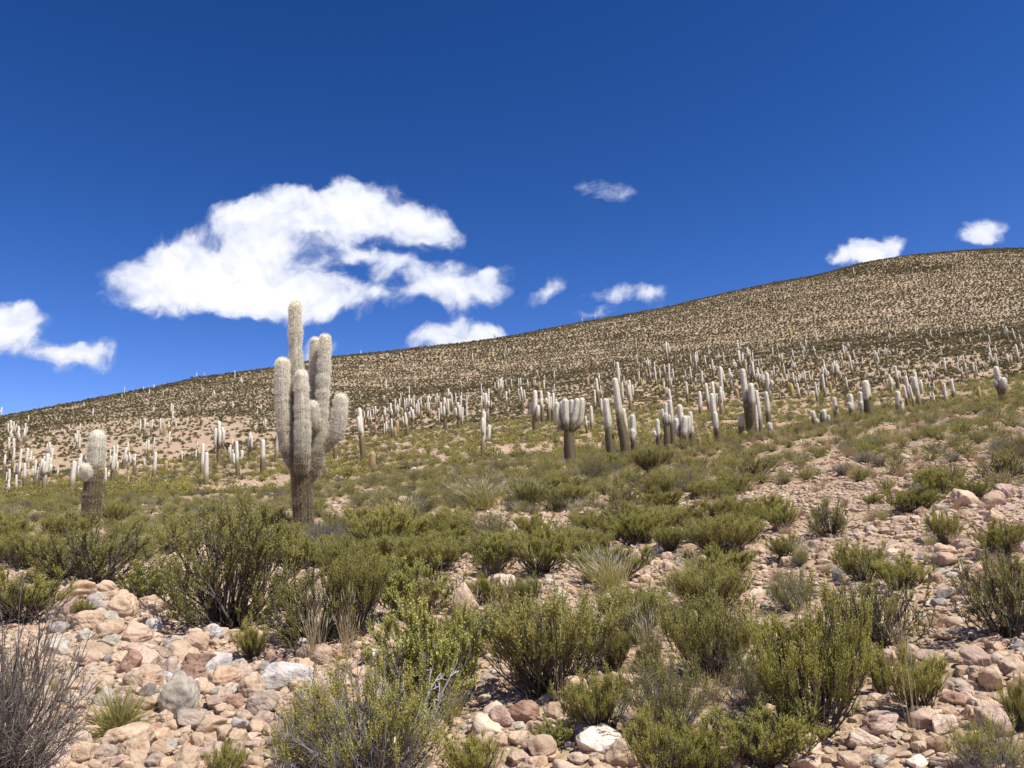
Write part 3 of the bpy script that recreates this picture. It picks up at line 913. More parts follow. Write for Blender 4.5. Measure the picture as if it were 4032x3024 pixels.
kinds = rng.choice(6, len(ind), p=[.23, .22, .18, .13, .11, .13])
SN = {0: 'leafy green one', 1: 'broom-like one', 2: 'dark olive one', 3: 'yellow-green one', 4: 'dry-tipped one', 5: 'grey twiggy one'}
ipts = np.stack([X[ind], Y[ind]], -1)
r_lo, r_hi = np.quantile(rad[ind], [.33, .67])
for q_, i in enumerate(ind):
    k = int(kinds[q_])
    s = rad[i] * .95
    szw = 'small' if rad[i] < r_lo else ('large' if rad[i] > r_hi else 'middling')
    nb = near_name(q_, ipts[q_], [SN[int(c_)] for c_ in kinds], ipts, 1.5, ('merging into a ', 'next to a ', .62), 'standing apart')
    slab_ = f"{szw} {GLAB[k].replace(' on the shrub-covered near slope', '')} on the near slope, {nb}"
    sgrp = 'near slope shrubs: ' + slab_.replace(' on the near slope', '')
    if q_ < 90:
        kd = 'ABEABH'[k]
        put_shrub(kd, int(rng.integers(0, 2)) if kd in 'ABE' else 0, (X[i], Y[i], Z[i]), s * 2.0, s * rng.uniform(.85, 1.2), rng.uniform(0, 6.28), slab_, sgrp)
        continue
    o_ = link('shrub', MID[k], None, (X[i], Y[i], Z[i]), (0, 0, rng.uniform(0, 6.28)), (s, s, s * rng.uniform(.85, 1.25)))
    tag(o_, slab_, 'shrub', sgrp)
P = np.stack([X, Y, Z], -1)[rest]
nn = len(P)
sc = (rad[rest] * .95)[:, None] * np.stack([np.ones(nn), np.ones(nn), rng.uniform(.85, 1.25, nn)], -1)
scatter('near_slope_shrubs', P, np.stack([np.zeros(nn), np.zeros(nn), rng.uniform(0, 6.28, nn)], -1), sc,
        rng.choice(6, nn, p=[.23, .22, .18, .13, .11, .13]), MID, 'dense low green shrubs covering the brow of the near slope', 'shrubs')

# ---- shrubs of the far hillside, thousands of dark dots
allp, alls, alli = [], [], []
X, Y, D = rand_sector(34000, 50, 150, -R(40), R(42))
rad = rng.uniform(.38, .80, len(X))
keep = (patch(X, Y, 22) > -.55 + .3 * rng.normal(0, 1, len(X)))
X, Y, D, rad = X[keep], Y[keep], D[keep], rad[keep]
keep = poisson(X, Y, rad * rng.uniform(1.5, 2.7, len(X)))
X, Y, rad = X[keep], Y[keep], rad[keep]
n1 = len(X)
scatter('hill_foot_shrubs', np.stack([X, Y, zt(X, Y) - .03], -1), np.stack([np.zeros(n1), np.zeros(n1), rng.uniform(0, 6.28, n1)], -1),
        rad[:, None] * np.stack([np.ones(n1), np.ones(n1), rng.uniform(.8, 1.25, n1)], -1), rng.choice(4, n1, p=[.3, .25, .2, .25]), MIDLOW,
        'low olive shrubs dotting the foot of the hillside among the cacti', 'shrubs')
X, Y, D = rand_sector(150000, 145, 460, -R(40), R(42))
X2, Y2, D2 = rand_sector(190000, 450, 1000, -R(8), R(42))
X3, Y3, D3 = rand_sector(24000, 450, 620, -R(40), -R(8))
X, Y, D = np.concatenate([X, X2, X3]), np.concatenate([Y, Y2, Y3]), np.concatenate([D, D2, D3])
rad = rng.uniform(.32, .72, len(X)) * np.where(D > 450, 1.35, 1.0) * np.where(rng.uniform(0, 1, len(X)) < .06, 1.5, 1)
pf = project(np.stack([X, Y, zt(X, Y)], -1))
keep = (rng.uniform(0, 1, len(X)) < np.interp(D, [140, 320], [.14, 1.0])) & (patch(X, Y, 70) > -1.9 + .5 * rng.normal(0, 1, len(X))) & ~(in_poly(*pf, [(0, 1730), (500, 1650), (1000, 1640), (900, 1760), (500, 1830), (60, 1880)]) & (rng.uniform(0, 1, len(X)) < .8))
X, Y, D, rad = X[keep], Y[keep], D[keep], rad[keep]
keep = poisson(X, Y, rad * rng.uniform(1.5, 2.3, len(X)))
X, Y, D, rad = X[keep], Y[keep], D[keep], rad[keep]
# darker scrub belts near the summit
Xb, Yb, Db = rand_sector(60000, 560, 1000, R(14), R(36))
pb = project(np.stack([Xb, Yb, zt(Xb, Yb)], -1))
kb = in_poly(*pb, [(3290, 1075), (3380, 1042), (3560, 1030), (3760, 1038), (3740, 1062), (3560, 1072), (3400, 1090)]) | in_poly(*pb, [(3740, 958), (4060, 950), (4060, 1000), (3930, 992)])
kb &= rng.uniform(0, 1, len(Xb)) < .13
X, Y, rad = np.concatenate([X, Xb[kb]]), np.concatenate([Y, Yb[kb]]), np.concatenate([rad, rng.uniform(.7, 1.3, int(kb.sum()))])
n1 = len(X)
scatter('hillside_shrubs', np.stack([X, Y, zt(X, Y) - .05], -1), np.stack([np.zeros(n1), np.zeros(n1), rng.uniform(0, 6.28, n1)], -1),
        rad[:, None] * np.stack([np.ones(n1), np.ones(n1), rng.uniform(.85, 1.4, n1)], -1), np.where(rng.uniform(0, 1, n1) < np.interp(np.hypot(X, Y), [150, 320], [.85, .50]), rng.integers(0, 2, n1), rng.integers(2, 4, n1)), FAR,
        'countless dark shrubs dotting the pale upper hillside up to the skyline', 'shrubs')


# ================================================================== GRASS
def gen_grass(seed, nb, h, spread, mats, seeds=0.0, wid=.006, droop=.5, green=.0):
    r = np.random.default_rng(seed); g = Geo()
    for i in range(nb):
        az = r.uniform(0, 6.28); t = R(spread) * r.uniform(0, 1) ** .7; L = h * r.uniform(.55, 1.05)
        d = np.array([math.sin(t) * math.cos(az), math.sin(t) * math.sin(az), math.cos(t)])
        p0 = np.array([r.normal(0, .10), r.normal(0, .10), -.01]); pts = [p0]
        for k in range(3):
            d = d + np.array([math.cos(az) * .12 * droop, math.sin(az) * .12 * droop, -.12 * droop]) + r.normal(0, .04, 3); d /= np.linalg.norm(d)
            pts.append(pts[-1] + d * L / 3)
        pts = np.array(pts)
        s = np.cross(d, r.normal(0, 1, 3)); s /= np.linalg.norm(s)
        w = np.array([wid, wid * .85, wid * .55])[:, None] * s * .5
        v = np.concatenate([pts[:3] - w, pts[:3] + w, pts[3:]])
        f = [[0, 3, 4], [0, 4, 1], [1, 4, 5], [1, 5, 2], [2, 5, 6]]
        g.add(v, f, 0 if r.uniform() > green else 1, r.uniform(0, 1))
        if r.uniform() < seeds:
            L2 = h * r.uniform(.14, .24); b0 = pts[-1] - d * L2 * .5
            s2 = s * wid * .9
            g.add([b0, b0 + d * L2 * .4 - s2, b0 + d * L2, b0 + d * L2 * .4 + s2], [[0, 1, 2], [0, 2, 3]], 2, r.uniform(0, 1))
    return g, mats


GR = {}
for nm, prm in {'white': (5, 420, 1.0, 26, ['green_grass', 'straw', 'seed'], .6, .006, .5, .35), 'soft': (6, 700, 1.0, 75, ['green_grass', 'straw', 'seed'], 0, .014, 1.2, .25),
                'dry': (7, 60, 1.0, 22, ['straw', 'straw', 'seed'], .35, .010, .4, .0), 'stalk': (8, 12, 1.0, 14, ['straw', 'straw', 'seed'], .6, .008, .35, 0),
                'red': (9, 160, 1.0, 40, ['red_grass', 'straw', 'seed'], .1, .011, .6, .4)}.items():
    g, mats = gen_grass(*prm[:4], prm[4], *prm[5:])
    GR[nm] = g.mesh('grass_blades', [M[q] for q in mats])
GRASS = [
    (460, 2892, 250, 105, 'soft', 'soft pale green grass cushion growing between the boulders'),
    (2400, 2325, 240, 150, 'white', 'grass tuft with white seed heads below the dense dark green shrub'),
    (1900, 2005, 230, 110, 'white', 'silvery seed-head grass tuft above the pile of pale boulders, wider one'),
    (2080, 1985, 170, 90, 'white', 'silvery seed-head grass tuft above the pile of pale boulders, smaller one'),
    (1575, 2075, 160, 100, 'white', 'straw-coloured seed-head grass tuft below the trail of pale stones'),
    (2730, 2330, 160, 130, 'white', 'thin white seed-head grass behind the olive broom-like shrub'),
    (2080, 2745, 110, 300, 'stalk', 'tall dry stalks in front of the very large broom-like shrub'),
    (2210, 2780, 90, 340, 'stalk', 'taller dry stalks below the very large broom-like shrub'),
    (1240, 2600, 120, 230, 'dry', 'tall straw grass among boulders beside the olive shrub with black stems'),
    (1370, 2590, 120, 220, 'dry', 'straw grass tuft at the foot of the tall olive broom-like shrub'),
    (1690, 2440, 150, 170, 'red', 'reddish dry grass in front of the yellowish leafy bush'),
    (1830, 2480, 130, 180, 'dry', 'pale dry stalks growing before the tall pale boulder'),
    (3550, 2500, 60, 230, 'stalk', 'dry stalks rising beside the arched dark-stemmed shrub'),
    (3620, 2960, 110, 420, 'stalk', 'tall thin dry stalks on the lower pebbles'),
    (3900, 2850, 120, 260, 'stalk', 'thin dry stalks among the stones near the sparse bright sprig shrub'),
    (3560, 2620, 80, 190, 'dry', 'straw tuft at the edge of the arched dark-stemmed shrub'),
    (3180, 2500, 90, 190, 'dry', 'straw tuft between the dark rounded bush and the arched dark-stemmed shrub'),
    (2570, 2640, 160, 210, 'white', 'dry pale grass blades leaning over the olive broom-like shrub'),
    (2150, 2960, 90, 230, 'stalk', 'thin dry stalks beside the small leafy plant'),
    (1995, 2440, 150, 130, 'red', 'reddish grass below the pale split boulder'),
]
for i, (px, py, w, h, k, lb) in enumerate(GRASS):
    pos, d = hit(px, py)
    q = math.hypot(d, pos[2] - EYE) / FPX
    e = link('grass_tuft', GR[k], None, pos, (0, 0, rng.uniform(0, 6)), None)
    wu = {'white': .45, 'soft': .85, 'dry': .38, 'stalk': .30, 'red': .6}[k]
    hu = {'white': .9, 'soft': .42, 'dry': .9, 'stalk': .95, 'red': .8}[k]
    e.scale = (w * q / 2 / wu, w * q / 2 / wu, h * q / hu)
    tag(e, lb, 'grass')

# grass tufts and dry litter over the slope
X, Y, D = rand_sector(1500, 4.0, 46, -R(36), R(36))
Z = zt(X, Y); px, py = project(np.stack([X, Y, Z], -1))
left_field = [(60, 2500), (230, 2310), (480, 2290), (700, 2330), (800, 2480), (1150, 2570), (1300, 2600), (1050, 3100), (60, 3100), (300, 2750)]
ok = ~in_poly(px, py, left_field)
X, Y, Z, D, px = X[ok], Y[ok], Z[ok], D[ok], px[ok]
n1 = len(X)
kk = np.where(rng.uniform(0, 1, n1) < np.where(px > 2700, .75, .35), 1, 0)
s = rng.uniform(.14, .36, n1) * np.where(D < 12, .7, 1)
scatter('dry_grass', np.stack([X, Y, Z], -1), np.stack([np.zeros(n1), np.zeros(n1), rng.uniform(0, 6.28, n1)], -1), np.stack([s, s, s], -1), kk,
        [GR['white'], GR['red']], 'dry straw and reddish grass scattered between the shrubs', 'grass')
GLIT = gen_grass(21, 9, 1.0, 70, None, 0, .03, 1.0)[0].mesh('litter', [M['straw'], M['red_grass'], M['seed']])
X, Y, D = rand_sector(9000, 3.6, 22, -R(36), R(36))
Z = zt(X, Y); px, py = project(np.stack([X, Y, Z], -1))
ok = ~in_poly(px, py, left_field) & (patch(X, Y, 1.7) > -.2)
X, Y, Z = X[ok], Y[ok], Z[ok]; n1 = len(X); s = rng.uniform(.03, .10, n1)
scatter('dry_litter', np.stack([X, Y, Z], -1), np.stack([np.zeros(n1), np.zeros(n1), rng.uniform(0, 6.28, n1)], -1), np.stack([s, s, s], -1), np.zeros(n1),
        [GLIT], 'short dry grass litter on the pinkish soil', 'grass')


# ================================================================== ROCKS
def icosphere(sub):
    t = (1 + 5 ** .5) / 2
    v = [[-1, t, 0], [1, t, 0], [-1, -t, 0], [1, -t, 0], [0, -1, t], [0, 1, t], [0, -1, -t], [0, 1, -t], [t, 0, -1], [t, 0, 1], [-t, 0, -1], [-t, 0, 1]]
    f = [[0, 11, 5], [0, 5, 1], [0, 1, 7], [0, 7, 10], [0, 10, 11], [1, 5, 9], [5, 11, 4], [11, 10, 2], [10, 7, 6], [7, 1, 8], [3, 9, 4], [3, 4, 2], [3, 2, 6], [3, 6, 8], [3, 8, 9], [4, 9, 5], [2, 4, 11], [6, 2, 10], [8, 6, 7], [9, 8, 1]]
    v = [np.array(q) / np.linalg.norm(q) for q in v]
    for _ in range(sub):
        mid, nf = {}, []

        def m2(a, b):
            k = (min(a, b), max(a, b))
            if k not in mid:
                q = v[a] + v[b]; v.append(q / np.linalg.norm(q)); mid[k] = len(v) - 1
            return mid[k]
        for a, b, c in f:
            x, y, z = m2(a, b), m2(b, c), m2(c, a)
            nf += [[a, x, z], [b, y, x], [c, z, y], [x, y, z]]
        f = nf
    return np.array(v), np.array(f)


def gen_rock(seed, kind, sub):
    r = np.random.default_rng(seed)
    v, f = icosphere(sub)
    n = v.copy()
    rr = np.ones(len(v))
    if kind != 'round':
        planes = r.normal(0, 1, (13 if kind == 'ang' else 9, 3)); planes /= np.linalg.norm(planes, axis=1)[:, None]
        dd = r.uniform(.48, .85, len(planes))
        dots = n @ planes.T
        lim = np.where(dots > .05, dd / np.maximum(dots, .05), 9).min(1)
        rr = np.minimum(rr, lim)
        k = 48.0   # soften the plane edges
        lims = np.where(dots > .05, dd / np.maximum(dots, .05), 9)
        rr = -np.log(np.exp(-k * lims).sum(1) + np.exp(-k)) / k
    else:
        planes = r.normal(0, 1, (9, 3)); planes /= np.linalg.norm(planes, axis=1)[:, None]
        dots = n @ planes.T
        k = 20.0
        lims = np.where(dots > .05, r.uniform(.68, .92, 9) / np.maximum(dots, .05), 9)
        rr = -np.log(np.exp(-k * lims).sum(1) + np.exp(-k)) / k
    for fr, am in ((1.6, .06 if kind == 'round' else .04), (3.4, .03), (7.5, .02), (17, .012), (34, .006)):
        for _ in range(4):
            d = r.normal(0, 1, 3) * fr
            rr = rr + am * .5 * np.sin(n @ d * 1.7 + r.uniform(0, 6.28))
    p = n * rr[:, None]
    p = p / (np.abs(p).max(0))          # unit half extents
    return p, f


ROCKM = {}
for kind in ('round', 'ang', 'slab'):
    ROCKM[kind] = []
    for i in range(6):
        p, f = gen_rock(500 + i * 7 + len(kind) * 100, kind, 4)
        ROCKM[kind].append(mesh_tris('rock', p, f, [ROCK['tan']], smooth=True))
ROCKLOW = []
for i, mt in enumerate(['tan', 'tan', 'pale', 'pinkbrown', 'greygreen', 'orange', 'tangrey', 'lightgrey']):
    p, f = gen_rock(900 + i * 3, 'ang', 3)
    ROCKLOW.append(mesh_tris('stone', p, f, [ROCK[mt]], smooth=True))
PEB = []
for i, mt in enumerate(['tan', 'tan', 'pale', 'pinkbrown', 'greygreen', 'orange', 'tangrey', 'lightgrey']):
    p, f = gen_rock(960 + i * 3, 'ang', 2)
    PEB.append(mesh_tris('pebble', p, f, [ROCK[mt]]))

C1, C2, C3 = (0, 1900, 1.4757), (1300, 1900, 1.4757), (2632, 1900, .8471)
BIG = [  # crop, cx, bottom y, w, h, shape, colour, own label
    (C1, 1015, 1345, 215, 205, 'round', 'greygreen', 'largest round grey-green boulder in the middle of the boulder field'),
    (C1, 440, 695, 205, 112, 'slab', 'orange', 'tan overhanging slab with dark shade under it at the head of the boulder field'),
    (C1, 1150, 1140, 275, 150, 'slab', 'brown', 'reddish brown tilted slab leaning on a pale grey stone'),
    (C1, 1250, 1135, 150, 135, 'ang', 'lightgrey', 'pale grey angular stone between the reddish brown slab and the orange cobble'),
    (C1, 1290, 1190, 180, 115, 'round', 'orange', 'smooth orange cobble in front of the pale grey angular stone'),
    (C1, 1660, 1205, 290, 145, 'ang', 'lightgrey', 'wide light grey cracked boulder beside the grey-stemmed shrub'),
    (C1, 690, 785, 158, 140, 'round', 'tan', 'high rounded tan boulder near the head of the boulder field'),
    (C1, 495, 862, 168, 108, 'round', 'tan', 'smooth wide tan boulder below the tiny green sprig'),
    (C1, 735, 1122, 112, 132, 'ang', 'brown', 'upright dark brown block beside a pale angular stone'),
    (C1, 845, 1108, 132, 122, 'ang', 'pale', 'pale angular stone beside the upright dark brown block'),
    (C2, 1575, 1580, 250, 165, 'ang', 'white', 'large white boulder at the foot of the small upright green shrub'),
    (C2, 1475, 1510, 115, 95, 'ang', 'grey', 'grey stone pressed against the large white boulder'),
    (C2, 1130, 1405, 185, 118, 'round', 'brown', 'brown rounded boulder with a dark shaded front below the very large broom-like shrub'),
    (C2, 780, 765, 155, 175, 'round', 'tan', 'tall upright pale tan boulder beside the yellowish leafy bush'),
    (C2, 1045, 690, 110, 160, 'ang', 'pale', 'pale split boulder beside the thin olive shrub'),
    (C2, 1090, 298, 92, 58, 'round', 'white', 'smooth pale grey boulder above the rounded dark green leafy bush'),
    (C2, 620, 228, 140, 58, 'round', 'pale', 'pale flat-topped boulder crowning the pile on the slope'),
    (C3, 1035, 622, 85, 62, 'slab', 'pinkbrown', 'pinkish brown slab set in the pebbly ground below the trailing skirt shrub'),
    (C3, 655, 892, 112, 62, 'ang', 'pale', 'pale pitted boulder below the tall upright green shrub'),
    (C3, 725, 842, 112, 62, 'ang', 'pinkbrown', 'dark pinkish boulder below the rounded bush on pebbles'),
    (C1, 1220, 1645, 190, 112, 'round', 'pinkbrown', 'broad pinkish brown boulder at the lower end of the boulder field'),
    (C1, 630, 962, 162, 80, 'slab', 'greygreen', 'flat pale green-grey slab in the boulder field'),
]
MORE = [(C1, *q) for q in [
    (400, 622, 110, 70, 'round', 'greygreen'), (485, 605, 105, 45, 'slab', 'grey'), (600, 640, 120, 65, 'round', 'tan'), (560, 702, 92, 62, 'ang', 'greygreen'), (655, 692, 92, 62, 'round', 'tan'),
    (380, 772, 122, 92, 'ang', 'pinkbrown'), (560, 757, 92, 62, 'ang', 'grey'), (615, 832, 112, 92, 'ang', 'greygreen'), (850, 732, 132, 82, 'ang', 'tan'), (960, 782, 205, 112, 'ang', 'tan'),
    (880, 892, 92, 92, 'ang', 'lightgrey'), (840, 842, 102, 72, 'round', 'tan'), (630, 902, 132, 92, 'ang', 'tan'), (770, 935, 165, 112, 'round', 'tan'), (1130, 982, 142, 102, 'round', 'tan'),
    (1010, 1032, 215, 92, 'round', 'tan'), (990, 962, 112, 52, 'slab', 'grey'), (975, 1132, 122, 102, 'round', 'tangrey'), (1445, 1252, 152, 132, 'round', 'tan'), (1380, 1112, 102, 92, 'ang', 'tangrey'),
    (870, 1202, 137, 92, 'slab', 'orange'), (850, 1257, 107, 72, 'round', 'darkgrey'), (1160, 1247, 132, 92, 'round', 'tan'), (1290, 1282, 97, 82, 'round', 'pinkbrown'), (720, 1252, 112, 72, 'ang', 'tan'),
    (560, 1232, 142, 92, 'round', 'tan'), (590, 1312, 132, 112, 'ang', 'greygreen'), (1520, 1347, 172, 122, 'round', 'tangrey'), (1060, 1402, 112, 82, 'round', 'darkgrey'), (945, 1392, 72, 57, 'round', 'tan'),
    (1120, 1440, 202, 102, 'ang', 'tangrey'), (1215, 1477, 182, 102, 'slab', 'tan'), (1050, 1482, 142, 52, 'slab', 'tan'), (1285, 1352, 92, 62, 'ang', 'tan'), (1400, 1412, 112, 82, 'round', 'tan'),
    (700, 1562, 252, 122, 'round', 'tan'), (760, 1645, 182, 152, 'ang', 'tan'), (870, 1502, 112, 92, 'round', 'brown'), (910, 1602, 152, 92, 'ang', 'tan'), (890, 1655, 132, 62, 'round', 'tangrey'),
    (1060, 1665, 202, 112, 'ang', 'tan'), (1370, 1645, 112, 112, 'ang', 'pinkbrown'), (1065, 1547, 92, 72, 'ang', 'tan'), (1135, 1562, 92, 92, 'ang', 'tan'), (1230, 1532, 102, 72, 'ang', 'tan'),
    (1290, 1522, 102, 92, 'ang', 'tan'), (1375, 1532, 102, 82, 'ang', 'tan'), (500, 1502, 142, 92, 'ang', 'tan'), (470, 1072, 152, 82, 'ang', 'tan'), (540, 1032, 172, 82, 'round', 'tan'),
    (340, 1102, 132, 82, 'ang', 'tan'), (630, 1057, 92, 52, 'round', 'grey'), (1585, 1072, 112, 72, 'round', 'brown'), (1600, 1022, 132, 62, 'round', 'tan'), (1370, 942, 82, 62, 'round', 'tan'),
    (1440, 872, 112, 62, 'round', 'tan'), (1760, 1085, 112, 62, 'round', 'tan'), (1870, 1062, 142, 122, 'ang', 'tan'), (1770, 1022, 112, 72, 'round', 'tan'), (1745, 1002, 82, 92, 'ang', 'lightgrey'),
    (300, 1002, 192, 82, 'round', 'greygreen'), (720, 1420, 120, 80, 'ang', 'tan'), (420, 1640, 170, 110, 'ang', 'tan'), (600, 1620, 120, 80, 'round', 'tangrey'), (830, 1320, 140, 60, 'round', 'tan'),
    (740, 1330, 110, 60, 'ang', 'pinkbrown'), (1360, 1310, 110, 80, 'ang', 'brown'), (1240, 1320, 100, 80, 'ang', 'pinkbrown'), (560, 1400, 130, 80, 'ang', 'tan'), (200, 1010, 130, 60, 'ang', 'tan')]]
MORE += [(C2, *q) for q in [
    (1230, 1630, 182, 135, 'ang', 'tan'), (1190, 1462, 112, 72, 'round', 'tan'), (1100, 1452, 92, 52, 'round', 'greygreen'), (1100, 1525, 132, 72, 'ang', 'tan'), (1720, 1650, 202, 132, 'ang', 'tan'),
    (1350, 1415, 72, 42, 'round', 'white'), (1430, 1272, 152, 132, 'ang', 'orange'), (1090, 1645, 202, 82, 'slab', 'tan'), (1000, 1425, 132, 122, 'ang', 'pinkbrown'), (985, 610, 112, 92, 'round', 'pale'),
    (1340, 692, 102, 82, 'round', 'pale'), (280, 905, 92, 92, 'ang', 'tan'), (700, 202, 112, 42, 'round', 'tan'), (745, 268, 102, 77, 'round', 'tan'), (650, 268, 152, 62, 'round', 'tan'),
    (840, 263, 92, 57, 'round', 'pinkbrown'), (905, 293, 92, 52, 'round', 'tan'), (830, 303, 82, 47, 'round', 'tan'), (580, 245, 92, 42, 'round', 'tan'), (1825, 293, 62, 47, 'round', 'white'),
    (1810, 333, 112, 52, 'round', 'tan'), (1885, 315, 62, 32, 'ang', 'tan'), (1600, 213, 82, 42, 'round', 'tangrey'), (1840, 583, 92, 57, 'ang', 'tan'), (1940, 605, 82, 52, 'round', 'tan'),
    (1860, 1065, 152, 102, 'ang', 'tan'), (1360, 63, 92, 62, 'round', 'tan'), (1850, 63, 82, 62, 'ang', 'tan'), (420, 118, 62, 42, 'round', 'pale'), (230, 1055, 122, 82, 'ang', 'lightgrey'),
    (40, 1040, 110, 70, 'ang', 'brown'), (90, 1110, 130, 80, 'round', 'tan'), (170, 1130, 100, 60, 'ang', 'tan'), (900, 1290, 90, 50, 'ang', 'pale'), (960, 1190, 100, 60, 'ang', 'pinkbrown'),
    (1560, 1620, 130, 70, 'ang', 'tan'), (1440, 1640, 130, 60, 'slab', 'pale'), (1700, 1160, 70, 60, 'ang', 'tan'), (1500, 190, 70, 50, 'ang', 'tan'), (1260, 210, 90, 40, 'ang', 'tan'), (40, 300, 70, 40, 'ang', 'tan'),
    (1960, 450, 70, 45, 'round', 'tan'), (1920, 520, 70, 40, 'ang', 'pale'), (480, 245, 60, 30, 'round', 'tan')]]
MORE += [(C3, *q) for q in [
    (855, 808, 55, 52, 'ang', 'tan'), (930, 838, 72, 52, 'ang', 'pale'), (1070, 792, 92, 52, 'ang', 'tan'), (1110, 845, 92, 82, 'ang', 'pinkbrown'), (965, 748, 92, 42, 'slab', 'brown'),
    (1100, 693, 72, 62, 'ang', 'tan'), (1040, 663, 62, 42, 'ang', 'tan'), (1160, 643, 72, 47, 'ang', 'tan'), (930, 388, 52, 27, 'ang', 'darkgrey'), (910, 418, 52, 27, 'slab', 'grey'),
    (930, 523, 52, 22, 'slab', 'tan'), (810, 583, 62, 37, 'ang', 'tan'), (900, 340, 42, 42, 'round', 'tan'), (935, 243, 62, 32, 'round', 'tan'), (990, 223, 42, 32, 'round', 'pinkbrown'),
    (640, 683, 52, 62, 'round', 'pale'), (735, 705, 72, 72, 'ang', 'brown'), (350, 503, 82, 62, 'ang', 'tan'), (300, 365, 42, 22, 'ang', 'tan'), (395, 283, 42, 32, 'ang', 'tan'),
    (575, 325, 42, 42, 'round', 'greygreen'), (520, 258, 42, 32, 'ang', 'tan'), (830, 133, 32, 22, 'ang', 'pale'), (440, 950, 62, 42, 'ang', 'tan'), (620, 955, 82, 37, 'round', 'tan'),
    (715, 950, 62, 34, 'slab', 'greygreen'), (840, 955, 62, 34, 'slab', 'white'), (920, 955, 92, 30, 'slab', 'tan'), (960, 600, 62, 34, 'ang', 'tan'), (880, 700, 45, 28, 'ang', 'tan'),
    (1010, 720, 50, 28, 'ang', 'pale'), (1075, 265, 42, 26, 'round', 'tan'), (820, 690, 45, 26, 'ang', 'tan'), (1000, 560, 62, 26, 'slab', 'tan'), (1120, 600, 52, 30, 'ang', 'tan')]]
CWORD = {'tan': 'tan', 'orange': 'orange-tan', 'pinkbrown': 'pinkish brown', 'brown': 'dark brown', 'pale': 'pale cream', 'white': 'whitish', 'grey': 'grey', 'lightgrey': 'light grey', 'greygreen': 'greenish grey', 'tangrey': 'grey-tan', 'darkgrey': 'dark grey'}
SWORD = {'round': 'rounded', 'ang': 'angular', 'slab': 'flat'}
rock_xy = []


def put_rock(pos, w, h, shape, colour, label, group=None, dep=None, sink=.22):
    me = ROCKM[shape][int(rng.integers(0, 6))]
    hz = h * .62
    nm = 'boulder' if w > .28 else 'stone'
    flip = rng.uniform(-.25, .25) if shape != 'slab' else rng.uniform(-.12, .12)
    dep = dep or w * rng.uniform(.75, 1.0)
    o_ = link(nm, me, None, (pos[0], pos[1] + dep * .25, pos[2] + hz * (1 - 2 * sink)), (flip * .5, flip, rng.uniform(-.35, .35) + (math.pi if rng.uniform() < .5 else 0)), (w / 2, dep / 2, hz))
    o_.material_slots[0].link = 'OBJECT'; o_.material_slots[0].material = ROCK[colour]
    tag(o_, label, nm, group)
    rock_xy.append((pos[0], pos[1] + dep * .25, w / 2))


def zone_of(px, py):
    if in_poly(px, py, left_field):
        return 'in the boulder field'
    if px > 3250:
        return 'on the pebbly ground'
    if py < 2250:
        return 'on the shrubby slope'
    return 'between the foreground shrubs'


for ((x0, y0, k), cx, cy, w, h, shp, colr, lb) in BIG:
    px, py = x0 + cx / k, y0 + cy / k
    pos, d = hit(px, py)
    q = math.hypot(d, pos[2] - EYE) / FPX / k
    put_rock(pos, w * q, h * q, shp, colr, lb)
for ((x0, y0, k), cx, cy, w, h, shp, colr) in MORE:
    px, py = x0 + cx / k, y0 + cy / k
    pos, d = hit(px, py)
    q = math.hypot(d, pos[2] - EYE) / FPX / k
    lb = f'{CWORD[colr]} {SWORD[shp]} rock {zone_of(px, py)}'
    put_rock(pos, w * q, h * q, shp, colr, lb, 'rocks ' + zone_of(px, py) + ': ' + CWORD[colr] + ' ' + SWORD[shp])

# rocks that fill the fields between the ones above: the largest as things, the rest as rubble
right_field = [(3300, 2100), (3650, 1960), (4032, 1900), (4100, 2000), (4100, 3100), (3250, 3100), (3350, 2850), (3560, 2560), (3640, 2400), (3540, 2200)]
X, Y, D = rand_sector(40000, 3.7, 34, -R(36), R(36))
Z = zt(X, Y); px, py = project(np.stack([X, Y, Z], -1))
inl, inr = in_poly(px, py, left_field), in_poly(px, py, right_field)
bare_any = np.zeros(len(X), bool)
for b in BARE:
    bare_any |= in_poly(px, py, b)
pr = np.where(inl, 1.0, np.where(inr, .75, np.where(bare_any, .8, .16)))
ok = rng.uniform(0, 1, len(X)) < pr
sz = np.where(inl, rng.gamma(2.0, .026, len(X)) + .045, np.where(bare_any, rng.gamma(2.0, .035, len(X)) + .045, rng.gamma(1.5, .028, len(X)) + .03))
sz = np.minimum(sz, .32)
rx = np.array(rock_xy)
dr_ = np.min(np.hypot(X[:, None] - rx[None, :, 0], Y[:, None] - rx[None, :, 1]) - rx[None, :, 2] * .8, axis=1)
ok &= dr_ > sz * .2
X, Y, Z, D, px, py, sz, inl, inr = (q[ok] for q in (X, Y, Z, D, px, py, sz, inl, inr))
o_ = np.argsort(-sz)
X, Y, Z, D, px, py, sz, inl, inr = (q[o_] for q in (X, Y, Z, D, px, py, sz, inl, inr))
keep = poisson(X, Y, sz * .84)
X, Y, Z, D, px, py, sz, inl, inr = (q[keep] for q in (X, Y, Z, D, px, py, sz, inl, inr))
vis = (px > -20) & (px < 4050) & (py < 3060)
o_ = np.argsort(-(sz / D) * vis)
n_ind = 300 - len(BIG) - len(MORE)
cols = ['tan', 'orange', 'pinkbrown', 'brown', 'pale', 'greygreen', 'tangrey', 'lightgrey', 'grey']
cpl, cpr = [.40, .10, .12, .07, .10, .06, .08, .04, .03], [.50, .12, .14, .06, .08, .02, .06, .01, .01]
